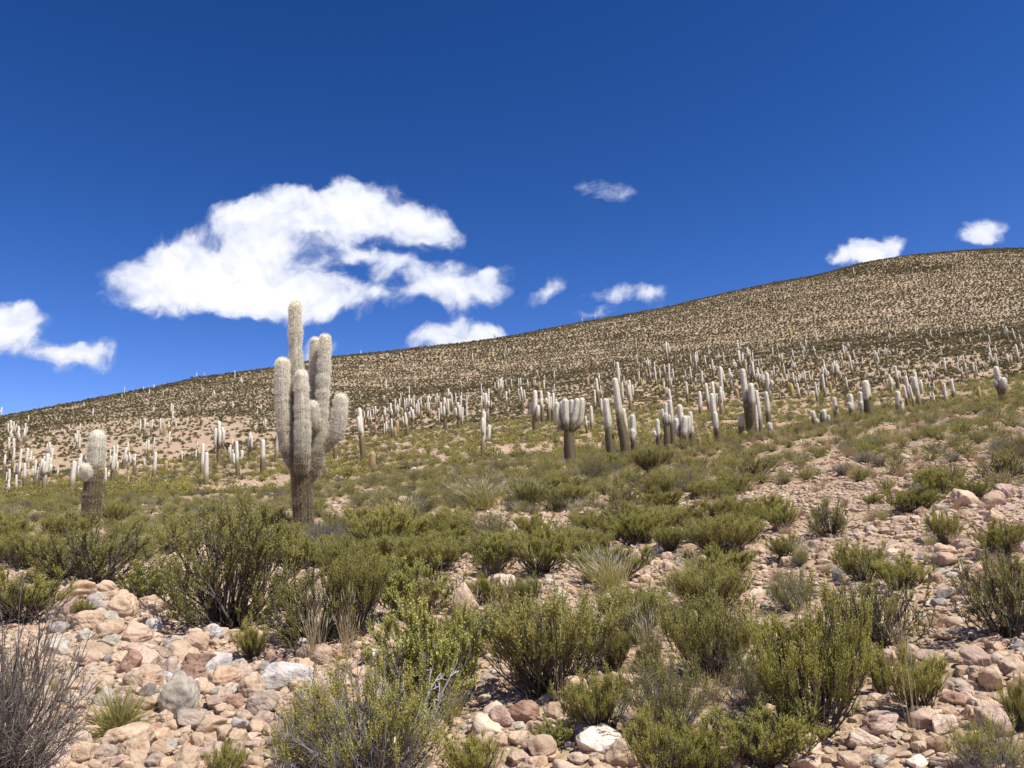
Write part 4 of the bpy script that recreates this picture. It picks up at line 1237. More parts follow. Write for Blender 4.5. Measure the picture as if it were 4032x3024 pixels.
for i in o_[:n_ind]:
    colr = str(rng.choice(cols, p=cpl if inl[i] else cpr)); shp = str(rng.choice(['round', 'ang', 'slab'], p=[.38, .5, .12]))
    zn = zone_of(px[i], py[i])
    put_rock((X[i], Y[i], Z[i]), sz[i], sz[i] * rng.uniform(.5, .85), shp, colr, f'{CWORD[colr]} {SWORD[shp]} rock {zn}', 'rocks ' + zn + ': ' + CWORD[colr] + ' ' + SWORD[shp])
rest = o_[n_ind:]
rks = [ob for ob in COL.objects if ob.get('category') in ('boulder', 'stone')]
rpt = np.array([ob.location[:2] for ob in rks])
rnm = []
for ob in rks:
    w_ = ob['label'].split(' rock ')[0] if ' rock ' in ob['label'] else ob['label']
    rnm.append(w_)
for k_, ob in enumerate(rks):
    if 'group' not in ob:
        continue
    w_ = ob.scale[0] * 2
    d2 = np.hypot(rpt[:, 0] - rpt[k_, 0], rpt[:, 1] - rpt[k_, 1]); d2[k_] = 1e9
    j_ = int(np.argmin(d2))
    nb = 'lying apart' if d2[j_] > w_ * 3 else ('against the ' if d2[j_] < w_ * 1.1 else 'near the ') + (rnm[j_] + ' one' if 'group' in rks[j_] else ' '.join(rnm[j_].split(' ')[:4] if rnm[j_].split(' ')[3] in ('boulder', 'stone', 'slab', 'block') else rnm[j_].split(' ')[:5]))
    szw = 'small' if w_ < .13 else ('big' if w_ > .24 else 'middling')
    zn = ob['label'].split(' rock ')[1]
    nb = nb if nb == 'lying apart' or 'group' in rks[j_] else 'beside a landmark boulder' if False else nb
    ob['label'] = ' '.join((szw + ' ' + rnm[k_] + ' rock ' + zn + ', ' + nb).split(' ')[:16])
    ob['group'] = 'rocks: ' + ob['label']


def stones(name, X, Y, Z, sz, protos, label, flat=.62):
    n1 = len(X)
    sc = (sz / 2)[:, None] * np.stack([np.ones(n1), rng.uniform(.7, 1.0, n1), rng.uniform(.45, .8, n1) * flat / .62], -1)
    scatter(name, np.stack([X, Y, Z + sz * .06], -1), np.stack([rng.uniform(-.3, .3, n1), rng.uniform(-.3, .3, n1), rng.uniform(0, 6.28, n1)], -1), sc,
            rng.choice(8, n1, p=[.34, .27, .08, .12, .02, .12, .04, .01]), protos, label, 'stones')


stones('rubble', X[rest], Y[rest], Z[rest], sz[rest], ROCKLOW, 'small loose rocks strewn between the larger rocks')
X, Y, D = rand_sector(90000, 3.5, 16, -R(36), R(36))
sz = rng.gamma(2.0, .014, len(X)) + .016
px, py = project(np.stack([X, Y, zt(X, Y)], -1))
ok = in_poly(px, py, left_field) | (rng.uniform(0, 1, len(X)) < .6 + .35 * patch(X, Y, 1.3))
X, Y, sz = X[ok], Y[ok], sz[ok]
stones('gravel', X, Y, zt(X, Y), sz, PEB, 'fine pinkish gravel covering the bare soil')
X, Y, D = rand_sector(34000, 3.7, 22, -R(36), R(36))
px, py = project(np.stack([X, Y, zt(X, Y)], -1))
sz = rng.gamma(2.0, .022, len(X)) + .035
ok = rng.uniform(0, 1, len(X)) < np.where(in_poly(px, py, right_field), .85, np.where(in_poly(px, py, left_field), .9, .4))
stones('pebbles', X[ok], Y[ok], zt(X[ok], Y[ok]), sz[ok], ROCKLOW, 'fist-sized stones covering the bare ground between rocks and shrubs')
X, Y, D = rand_sector(15000, 14, 46, -R(36), R(38))
sz = rng.gamma(2.0, .03, len(X)) + .04
ok = patch(X, Y, 4.0) > -.2
stones('slope_stones', X[ok], Y[ok], zt(X[ok], Y[ok]), sz[ok], PEB, 'pinkish stones scattered between shrubs of the near slope')
X, Y, D = rand_sector(16000, 46, 170, -R(38), R(40))
sz = rng.gamma(2.0, .08, len(X)) + .12
ok = patch(X, Y, 16.0) > -.4
stones('hill_stones', X[ok], Y[ok], zt(X[ok], Y[ok]), sz[ok], PEB, 'pale stones scattered over the foot of the hillside')


# ================================================================== CACTI
def resample(pts, step):
    pts = np.asarray(pts, float)
    if len(pts) > 2:      # Catmull-Rom
        P = np.concatenate([[2 * pts[0] - pts[1]], pts, [2 * pts[-1] - pts[-2]]])
        out = []
        for i in range(1, len(P) - 2):
            t = np.linspace(0, 1, 12, endpoint=False)[:, None]
            out.append(.5 * (2 * P[i] + (P[i + 1] - P[i - 1]) * t + (2 * P[i - 1] - 5 * P[i] + 4 * P[i + 1] - P[i + 2]) * t ** 2 + (3 * P[i] - P[i - 1] - 3 * P[i + 1] + P[i + 2]) * t ** 3))
        pts = np.concatenate(out + [pts[-1:]])
    s = np.concatenate([[0], np.cumsum(np.linalg.norm(np.diff(pts, axis=0), axis=1))])
    k = max(4, int(s[-1] / step) + 1)
    u_ = np.linspace(0, s[-1], k)
    return np.stack([np.interp(u_, s, pts[:, i]) for i in range(3)], -1), u_ / s[-1], s[-1]


def column(pts, rad, tint, ribs=18, step=.08, sub=2, rib_depth=.10, seed=0, wob=.012):
    """ribbed cactus column with a domed tip; rad and tint are lists along the path"""
    r = np.random.default_rng(seed)
    P, s, L = resample(pts, step)
    rr = np.interp(s, np.linspace(0, 1, len(rad)), rad)
    tt = np.interp(s, np.linspace(0, 1, len(tint)), tint)
    rt = rr[-1]
    # dome: add rings over the last rt of length
    dl = (1 - s) * L
    body = dl > rt
    P0, r0, t0 = P[body], rr[body], tt[body]
    top = P[-1]; ax = P[-1] - P[-3]; ax /= np.linalg.norm(ax)
    th = np.linspace(0, R(84), 7)
    Pd = (top - ax * rt)[None] + ax[None] * (rt * np.sin(th))[:, None]
    rd = rt * np.cos(th)
    P = np.concatenate([P0, Pd]); rr = np.concatenate([r0, rd]); tt = np.concatenate([t0, np.full(7, tint[-1])])
    k = len(P)
    rr = rr * (1 + wob * np.interp(np.arange(k), np.linspace(0, k, 9), r.normal(0, 1, 9)) * (np.arange(k) < k - 7))
    t = np.gradient(P, axis=0); t /= np.linalg.norm(t, axis=1)[:, None] + 1e-9
    ref = np.array([0, 1.0, 0]) if abs(t[0][1]) < .9 else np.array([1.0, 0, 0])
    n1 = np.cross(t, ref); n1 /= np.linalg.norm(n1, axis=1)[:, None]
    n2 = np.cross(t, n1)
    nv = ribs * sub
    ang = np.arange(nv) * 2 * math.pi / nv
    prof = 1 + rib_depth * (np.cos(ang * ribs) if sub > 1 else 0 * ang)
    rdir = np.cos(ang)[None, :, None] * n1[:, None, :] + np.sin(ang)[None, :, None] * n2[:, None, :]
    v = P[:, None, :] + (rr[:, None] * prof[None, :])[..., None] * rdir
    V_ = np.concatenate([v.reshape(-1, 3), [P[-1] + t[-1] * rr[-1] * .2]])
    i, j = np.meshgrid(np.arange(k - 1), np.arange(nv), indexing='ij')
    a0, b0 = i * nv + j, i * nv + (j + 1) % nv
    F = np.concatenate([np.stack([a0, b0 + nv, b0], -1).reshape(-1, 3), np.stack([a0, a0 + nv, b0 + nv], -1).reshape(-1, 3),
                        np.stack([(k - 1) * nv + np.arange(nv), np.full(nv, k * nv), (k - 1) * nv + (np.arange(nv) + 1) % nv], -1)])
    TT = np.concatenate([np.repeat(tt, nv), [tint[-1]]])
    return V_, F, TT, (P, rr, tt, n1, n2, t)


def spines(frame, n, length, width, seed, ribs=18, down=.0):
    """needles standing off the ribs"""
    P, rr, tt, n1, n2, t = frame
    r = np.random.default_rng(seed)
    seg = np.linalg.norm(np.diff(P, axis=0), axis=1)
    w = seg * (rr[:-1] + .02) + seg * .0
    cs = np.concatenate([[0], np.cumsum(w)]); uq = r.uniform(0, cs[-1], n)
    i = np.clip(np.searchsorted(cs, uq) - 1, 0, len(P) - 2); f = ((uq - cs[i]) / (w[i] + 1e-12))[:, None]
    rib = r.integers(0, ribs, n); an = (rib + r.normal(0, .12, n)) * 2 * math.pi / ribs
    lp = lambda A: A[i] * (1 - f) + A[i + 1] * f
    N1, N2, T_ = lp(n1), lp(n2), lp(t)
    out = np.cos(an)[:, None] * N1 + np.sin(an)[:, None] * N2
    rad_ = (rr[i] * (1 - f[:, 0]) + rr[i + 1] * f[:, 0])
    base = lp(P) + out * (rad_ * 1.02)[:, None]
    dome = np.clip((rr[i] - rr[i + 1]) / (seg[i] + 1e-9), 0, 1.5)[:, None]
    d = out * 1.0 + T_ * (.15 - down + dome) + r.normal(0, .55, (n, 3)); d /= np.linalg.norm(d, axis=1)[:, None]
    band = np.interp(uq / cs[-1] * 40, np.arange(42), r.uniform(.55, 1.3, 42))
    ln = length * r.uniform(.5, 1.35, n) * band
    sd = np.cross(d, r.normal(0, 1, (n, 3))); sd /= np.linalg.norm(sd, axis=1)[:, None]
    tip = base + d * ln[:, None]
    v = np.stack([base - sd * width * .5, base + sd * width * .5, tip], 1).reshape(-1, 3)
    tn = np.repeat(np.clip(tt[i] + r.normal(0, .13, n) - .34 * (r.uniform(0, 1, n) < .07) - .06 * (band < .72), 0, 1), 3)
    return v, np.arange(n * 3).reshape(-1, 3), tn


def hero_cactus(base_px, dist, cols, label, group=None, ribs=18, nsp=900, spl=.055, spw=.0035, fat=1.0):
    """cols: list of (kind, [(px, py, metres nearer to the camera)], [radius px], [tint], young?)"""
    a, _ = ray(*base_px)
    bx, by = math.sin(a) * dist, math.cos(a) * dist
    base = np.array([bx, by, float(zt(bx, by))])
    e = link('column_cactus', None, None, base)
    tag(e, label, 'cactus', group)
    q = math.hypot(dist, base[2] - EYE) / FPX
    for ci, (kind, pts, rpx, tint, gold) in enumerate(cols):
        W3 = []
        for k, (x, y, dep) in enumerate(pts):
            p = at_dist(x, y, dist - dep)
            W3.append(p)
        W3 = np.array(W3)
        if kind == 'trunk':     # run the foot down into the soil
            foot = W3[0].copy(); foot[2] = min(float(zt(foot[0], foot[1])) - .15, W3[0][2] - .1)
            W3 = np.concatenate([[foot], W3]); rpx = [rpx[0]] + list(rpx); tint = [tint[0]] + list(tint)
        W3 = W3 - base
        rr = np.array(rpx) * q * fat
        v_, f_, t_, fr = column(W3, rr, tint, ribs, max(.03, float(rr.mean()) * .45), 2, .17, 7 * ci + int(base_px[0]))
        mt = {0: 'flesh', 1: 'young', 2: 'orange'}[gold]
        part = link(kind, mesh_tris(kind, v_, f_, [M[mt]], None, {'tint': t_}, True), e)
        L = np.linalg.norm(np.diff(fr[0], axis=0), axis=1).sum()
        ns = int(nsp * L * float(rr.mean()) / .14)
        sv, sf, st = spines(fr, ns, spl, spw, 13 * ci + int(base_px[0]), ribs, .25 if kind == 'trunk' else .05)
        link('spines', mesh_tris('spines', sv, sf, [M['gold_spine' if gold else 'spine']], None, {'tint': st}), part)
    return e


T_TR = [.05, .10, .2, .3]
T_AR = [.30, .52, .66, .74, .80, .97]
hero_cactus((1192, 2090), 19.0, [
    ('trunk', [(1194, 2085, 0), (1193, 1980, 0), (1187, 1880, 0), (1178, 1790, 0), (1170, 1640, 0), (1166, 1480, 0), (1163, 1330, 0), (1162, 1192, 0)], [41, 40, 38, 30, 27, 26, 25, 23], [.10, .16, .25, .5, .62, .70, .78, .97], 0),
    ('arm', [(1172, 1850, .0), (1140, 1800, .12), (1122, 1722, .16), (1115, 1590, .18), (1112, 1500, .18), (1114, 1410, .16)], [22, 27, 28, 29, 28, 26], T_AR, 0),
    ('arm', [(1186, 1868, .0), (1188, 1830, .26), (1191, 1740, .34), (1190, 1620, .36), (1187, 1530, .36), (1188, 1456, .36)], [24, 30, 30, 29, 28, 25], T_AR, 0),
    ('arm', [(1196, 1900, .0), (1232, 1862, .06), (1252, 1800, .08), (1262, 1700, .06), (1272, 1520, .04), (1281, 1318, .02)], [24, 27, 26, 25, 24, 22], T_AR, 0),
    ('arm', [(1196, 1780, -.05), (1216, 1720, -.25), (1228, 1640, -.3), (1236, 1500, -.3), (1243, 1328, -.3)], [20, 22, 23, 22, 20], T_AR, 0),
    ('arm', [(1258, 1700, .06), (1242, 1682, .18), (1234, 1640, .22), (1230, 1578, .24)], [14, 22, 23, 20], [.4, .6, .7, .9], 0),
    ('arm', [(1262, 1775, .05), (1296, 1742, .08), (1326, 1700, .1), (1338, 1630, .1), (1345, 1551, .08)], [20, 26, 28, 27, 24], [.35, .55, .66, .78, .97], 0)],
    'tallest cactus, many-armed, with furry pale columns rising from a brown trunk', nsp=12000, spl=.068, spw=.0065, fat=.80)
hero_cactus((360, 2005), 24.0, [
    ('trunk', [(360, 2005, 0), (364, 1940, 0), (372, 1870, 0), (379, 1800, 0), (383, 1740, 0), (386, 1693, 0)], [31, 31, 29, 28, 28, 22], [.02, .06, .28, .64, .76, .97], 0),
    ('arm', [(366, 1885, .05), (345, 1872, .16), (337, 1850, .2), (335, 1826, .22)], [14, 18, 19, 17], [.5, .62, .74, .95], 0),
    ('arm', [(385, 1865, .05), (398, 1856, .1), (402, 1840, .12)], [8, 9, 8], [.6, .7, .8], 1)],
    'stout club-shaped cactus with a round bud on its side, behind the wide dark twiggy shrub', nsp=9000, spl=.07, spw=.007, fat=.88)
hero_cactus((2246, 1850), 34.0, [
    ('trunk', [(2247, 1850, 0), (2245, 1800, 0), (2242, 1740, 0), (2240, 1690, 0), (2240, 1668, 0)], [25, 25, 23, 21, 16], [.05, .12, .2, .25, .3], 0),
    ('arm', [(2228, 1692, 0), (2208, 1678, .05), (2195, 1640, .05), (2192, 1583, .05)], [9, 10, 11, 10], T_AR, 0),
    ('arm', [(2232, 1692, .1), (2229, 1660, .2), (2226, 1620, .2), (2226, 1571, .2)], [11, 14, 14, 13], T_AR, 0),
    ('arm', [(2230, 1690, -.1), (2216, 1650, -.2), (2213, 1620, -.2), (2213, 1580, -.2)], [9, 11, 11, 10], T_AR, 0),
    ('arm', [(2242, 1690, -.1), (2246, 1640, -.2), (2249, 1610, -.2), (2251, 1573, -.2)], [9, 11, 11, 10], T_AR, 0),
    ('arm', [(2248, 1692, .1), (2257, 1660, .18), (2266, 1625, .18), (2273, 1568, .18)], [11, 13, 12, 11], T_AR, 0),
    ('arm', [(2254, 1694, 0), (2278, 1672, .05), (2288, 1635, .05), (2292, 1565, .05)], [10, 12, 12, 10], T_AR, 0)],
    'cactus shaped like an open hand, short arms crowded on one thick trunk', nsp=4200, spl=.045, spw=.009, fat=.82)

TW = [.08, .2, .30, .55, .74, .8, .95]
HROW = [  # base px, distance, columns, label
    ((2408, 1800), 37, [('trunk', [(2408, 1800, 0), (2402, 1740, 0), (2396, 1680, 0), (2388, 1610, 0), (2384, 1568, 0)], [19, 18, 15, 14, 12], TW, 0), ('arm', [(2408, 1712, .1), (2419, 1705, .12), (2421, 1695, .12)], [6, 7, 6], [.5, .6, .7], 2)], 'straight half-white cactus with an orange bud at its waist, beside the leaning tall one'),
    ((2466, 1800), 37, [('trunk', [(2467, 1800, 0), (2458, 1730, 0), (2446, 1670, 0), (2434, 1590, 0), (2426, 1530, 0), (2420, 1488, 0)], [20, 19, 16, 14, 13, 11], TW, 0), ('arm', [(2460, 1720, -.1), (2462, 1690, -.2), (2458, 1650, -.25), (2453, 1608, -.25)], [8, 10, 10, 9], T_AR, 0)], 'tall cactus leaning over, with one arm hidden behind it'),
    ((2497, 1800), 38, [('trunk', [(2498, 1800, 0), (2496, 1740, 0), (2493, 1690, 0), (2490, 1632, 0)], [13, 13, 12, 10], TW, 0), ('arm', [(2494, 1750, .1), (2491, 1730, .22), (2490, 1688, .24)], [8, 12, 10], [.4, .62, .9], 0)], 'short cactus with a thumb-like arm in front, beside the leaning tall one'),
    ((2596, 1790), 38, [('trunk', [(2597, 1790, 0), (2594, 1735, 0), (2590, 1690, 0), (2587, 1650, 0)], [11, 11, 9, 8], TW, 0), ('arm', [(2592, 1718, 0), (2580, 1712, .05), (2577, 1696, .05)], [5, 7, 6], [.6, .7, .9], 0), ('arm', [(2596, 1720, 0), (2606, 1712, .05), (2608, 1700, .05)], [5, 7, 6], [.5, .55, .6], 1)], 'small cactus with a bud on either side'),
    ((2626, 1745), 41, [('trunk', [(2627, 1745, 0), (2625, 1700, 0), (2623, 1660, 0), (2621, 1620, 0), (2619, 1584, 0)], [13, 13, 10, 8, 7], TW, 0), ('arm', [(2618, 1670, 0), (2610, 1650, .05), (2608, 1610, .05)], [6, 7, 6], T_AR, 0), ('arm', [(2624, 1672, .1), (2622, 1650, .2), (2622, 1626, .2)], [6, 8, 7], T_AR, 0), ('arm', [(2630, 1672, .05), (2635, 1655, .1), (2634, 1633, .1)], [5, 6, 5], T_AR, 0)], 'cactus bunched into four close short columns, behind the small budded cactus'),
    ((2648, 1745), 42, [('trunk', [(2649, 1745, 0), (2646, 1690, 0), (2642, 1630, 0), (2637, 1575, 0)], [10, 10, 9, 7], TW, 0)], 'slim single column right against the cactus of four close columns'),
    ((2697, 1785), 40, [('trunk', [(2697, 1785, 0), (2692, 1730, 0), (2686, 1690, 0), (2680, 1640, 0), (2674, 1592, 0)], [17, 17, 13, 12, 10], TW, 0), ('arm', [(2686, 1722, 0), (2668, 1705, .1), (2664, 1675, .1), (2661, 1646, .1)], [8, 10, 11, 10], T_AR, 0), ('arm', [(2694, 1730, .1), (2693, 1710, .3), (2695, 1670, .3), (2697, 1637, .3)], [10, 13, 13, 11], T_AR, 0), ('arm', [(2700, 1720, 0), (2710, 1690, .05), (2711, 1638, .05)], [7, 8, 7], T_AR, 0), ('arm', [(2702, 1715, -.1), (2720, 1670, -.15), (2717, 1620, -.15)], [7, 8, 7], T_AR, 0)], 'candelabra cactus with five bunched white fingers and a dark shaded trunk'),
    ((2724, 1760), 42, [('trunk', [(2725, 1760, 0), (2723, 1710, 0), (2721, 1673, 0)], [12, 12, 9], [.1, .3, .6, .8], 0)], 'short plain cactus touching the candelabra of five bunched fingers'),
    ((2828, 1755), 41, [('trunk', [(2829, 1755, 0), (2824, 1700, 0), (2812, 1630, 0), (2806, 1590, 0), (2801, 1549, 0)], [13, 13, 11, 10, 8], TW, 0), ('arm', [(2824, 1705, .1), (2819, 1680, .2), (2815, 1622, .22)], [8, 11, 9], T_AR, 0)], 'leaning cactus with a shorter column fused to its front'),
    ((2958, 1730), 42, [('trunk', [(2959, 1730, 0), (2953, 1670, 0), (2944, 1610, 0), (2936, 1560, 0), (2929, 1500, 0), (2923, 1452, 0)], [16, 16, 13, 12, 11, 9], TW, 0), ('arm', [(2956, 1672, .1), (2960, 1650, .25), (2962, 1600, .27), (2959, 1550, .27), (2955, 1509, .27)], [8, 13, 13, 12, 10], [.2, .3, .52, .7, .95], 0), ('arm', [(2948, 1600, .1), (2942, 1596, .2), (2941, 1588, .2)], [4, 6, 5], [.5, .6, .7], 1)], 'tall two-column cactus with a dark cleft between its columns'),
    ((2980, 1725), 43, [('trunk', [(2981, 1725, 0), (2978, 1660, 0), (2973, 1594, 0)], [7, 7, 6], [.5, .65, .75, .9], 0)], 'thin white column, shorter of the two beside the tall two-column cactus'),
    ((2997, 1720), 44, [('trunk', [(2998, 1720, 0), (2990, 1640, 0), (2983, 1590, 0), (2976, 1536, 0)], [8, 9, 9, 8], [.4, .55, .7, .8, .95], 0)], 'thin white column, taller of the two beside the tall two-column cactus'),
    ((2919, 1740), 42, [('trunk', [(2920, 1740, 0), (2919, 1690, 0), (2919, 1637, 0)], [11, 11, 9], [.1, .4, .7, .9], 0)], 'short pale cactus beside a round golden young one'),
    ((2934, 1735), 41, [('trunk', [(2935, 1735, 0), (2934, 1698, 0)], [11, 10], [.5, .8], 1)], 'round golden young cactus at the foot of a short pale one'),
    ((2752, 1758), 42, [('trunk', [(2753, 1758, 0), (2752, 1722, 0)], [9, 7], [.4, .8], 2)], 'stubby orange young cactus next to a greener taller youngster'),
    ((2791, 1760), 42, [('trunk', [(2792, 1762, 0), (2791, 1725, 0), (2791, 1700, 0)], [9, 9, 7], [.3, .6, .9], 1)], 'greenish golden-tipped young cactus in front of the shrubs'),
    ((3029, 1690), 47, [('trunk', [(3030, 1692, 0), (3024, 1620, 0), (3020, 1580, 0), (3015, 1542, 0)], [10, 10, 9, 7], TW, 0)], 'smooth slim cactus standing over a dark round bush'),
    ((3035, 1715), 42, [('trunk', [(3036, 1722, 0), (3032, 1690, 0), (3029, 1663, 0)], [10, 10, 9], [.4, .6, .8], 0)], 'low pale stub of a cactus rising from the near slope'),
    ((3210, 1690), 43, [('trunk', [(3212, 1695, 0), (3206, 1650, 0), (3200, 1618, 0)], [10, 9, 7], [.3, .55, .9], 0), ('arm', [(3210, 1672, .1), (3216, 1664, .14), (3216, 1649, .14)], [6, 8, 7], [.4, .6, .8], 0)], 'short cactus with a knob-like arm above bare pink stones'),
    ((3250, 1690), 43, [('trunk', [(3251, 1690, 0), (3246, 1640, 0), (3243, 1613, 0)], [10, 9, 8], [.4, .6, .95], 0), ('arm', [(3246, 1685, -.1), (3238, 1650, -.12), (3236, 1615, -.12)], [6, 8, 6], [.3, .4, .6], 0)], 'pair of close pale short columns above bare pink stones'),
    ((3264, 1690), 43, [('trunk', [(3266, 1690, 0), (3264, 1655, 0), (3262, 1634, 0)], [7, 7, 5], [.3, .6, .9], 0)], 'little thin cactus beside the pair of close pale columns'),
    ((3297, 1685), 43, [('trunk', [(3298, 1690, 0), (3292, 1620, 0), (3287, 1590, 0), (3284, 1564, 0)], [11, 10, 8, 7], TW, 0), ('arm', [(3292, 1610, .1), (3296, 1604, .12), (3296, 1594, .12)], [4, 5, 5], [.5, .7, .9], 1)], 'cactus with a yellow bud where its white top begins'),
    ((3358, 1680), 43, [('trunk', [(3360, 1685, 0), (3354, 1620, 0), (3350, 1580, 0), (3347, 1551, 0)], [11, 10, 9, 8], TW, 0), ('arm', [(3352, 1618, .1), (3348, 1608, .2), (3345, 1584, .2)], [6, 8, 7], [.4, .65, .9], 0)], 'dark-footed cactus with a short white finger in front'),
    ((3398, 1680), 42, [('trunk', [(3400, 1685, 0), (3395, 1620, 0), (3392, 1580, 0)], [10, 9, 8], [.3, .55, .95], 0), ('arm', [(3396, 1680, -.1), (3390, 1600, -.15), (3385, 1542, -.15)], [6, 8, 7], [.3, .6, .9], 0)], 'twin pale columns hugging the thickest shaggy-headed cactus'),
    ((3428, 1675), 41.5, [('trunk', [(3430, 1680, 0), (3424, 1630, 0), (3416, 1572, 0), (3412, 1548, 0), (3409, 1520, 0), (3407, 1498, 0)], [19, 19, 16, 14, 14, 11], [.05, .1, .15, .22, .62, .8, .85, .95], 0), ('arm', [(3421, 1574, .1), (3428, 1566, .12), (3430, 1556, .12)], [5, 6, 5], [.5, .6, .7], 1)], 'thickest shaggy white-headed cactus on a dark brown trunk'),
    ((3541, 1660), 48, [('trunk', [(3542, 1665, 0), (3537, 1590, 0), (3533, 1539, 0)], [11, 10, 9], TW, 0), ('arm', [(3541, 1590, .05), (3547, 1585, .05), (3546, 1574, .05)], [5, 6, 6], [.5, .7, .9], 1)], 'cactus with a yellowish shoulder bud beside a shorter white one'),
    ((3556, 1660), 48, [('trunk', [(3558, 1662, 0), (3551, 1610, 0), (3546, 1575, 0)], [9, 9, 7], TW, 0)], 'shorter white cactus beside the one with a yellowish shoulder bud'),
    ((3962, 1615), 42, [('trunk', [(3963, 1620, 0), (3955, 1570, 0), (3943, 1532, 0), (3934, 1510, 0), (3928, 1480, 0), (3920, 1443, 0)], [17, 16, 14, 11, 9, 8], [.05, .1, .16, .3, .6, .75, .95], 0), ('arm', [(3944, 1548, .1), (3948, 1535, .25), (3950, 1510, .27), (3949, 1486, .27)], [8, 11, 12, 10], [.3, .5, .65, .9], 0), ('arm', [(3938, 1535, 0), (3928, 1520, .05), (3923, 1510, .05), (3921, 1497, .05)], [7, 9, 9, 8], [.4, .5, .6, .7], 0)], 'sharply leaning thick cactus with two stubby arms, alone on the brow'),
]
for hb, hd, hc, hl in HROW:
    hero_cactus(hb, hd, hc, hl, None, 16, 3200, .045, .010, .86)

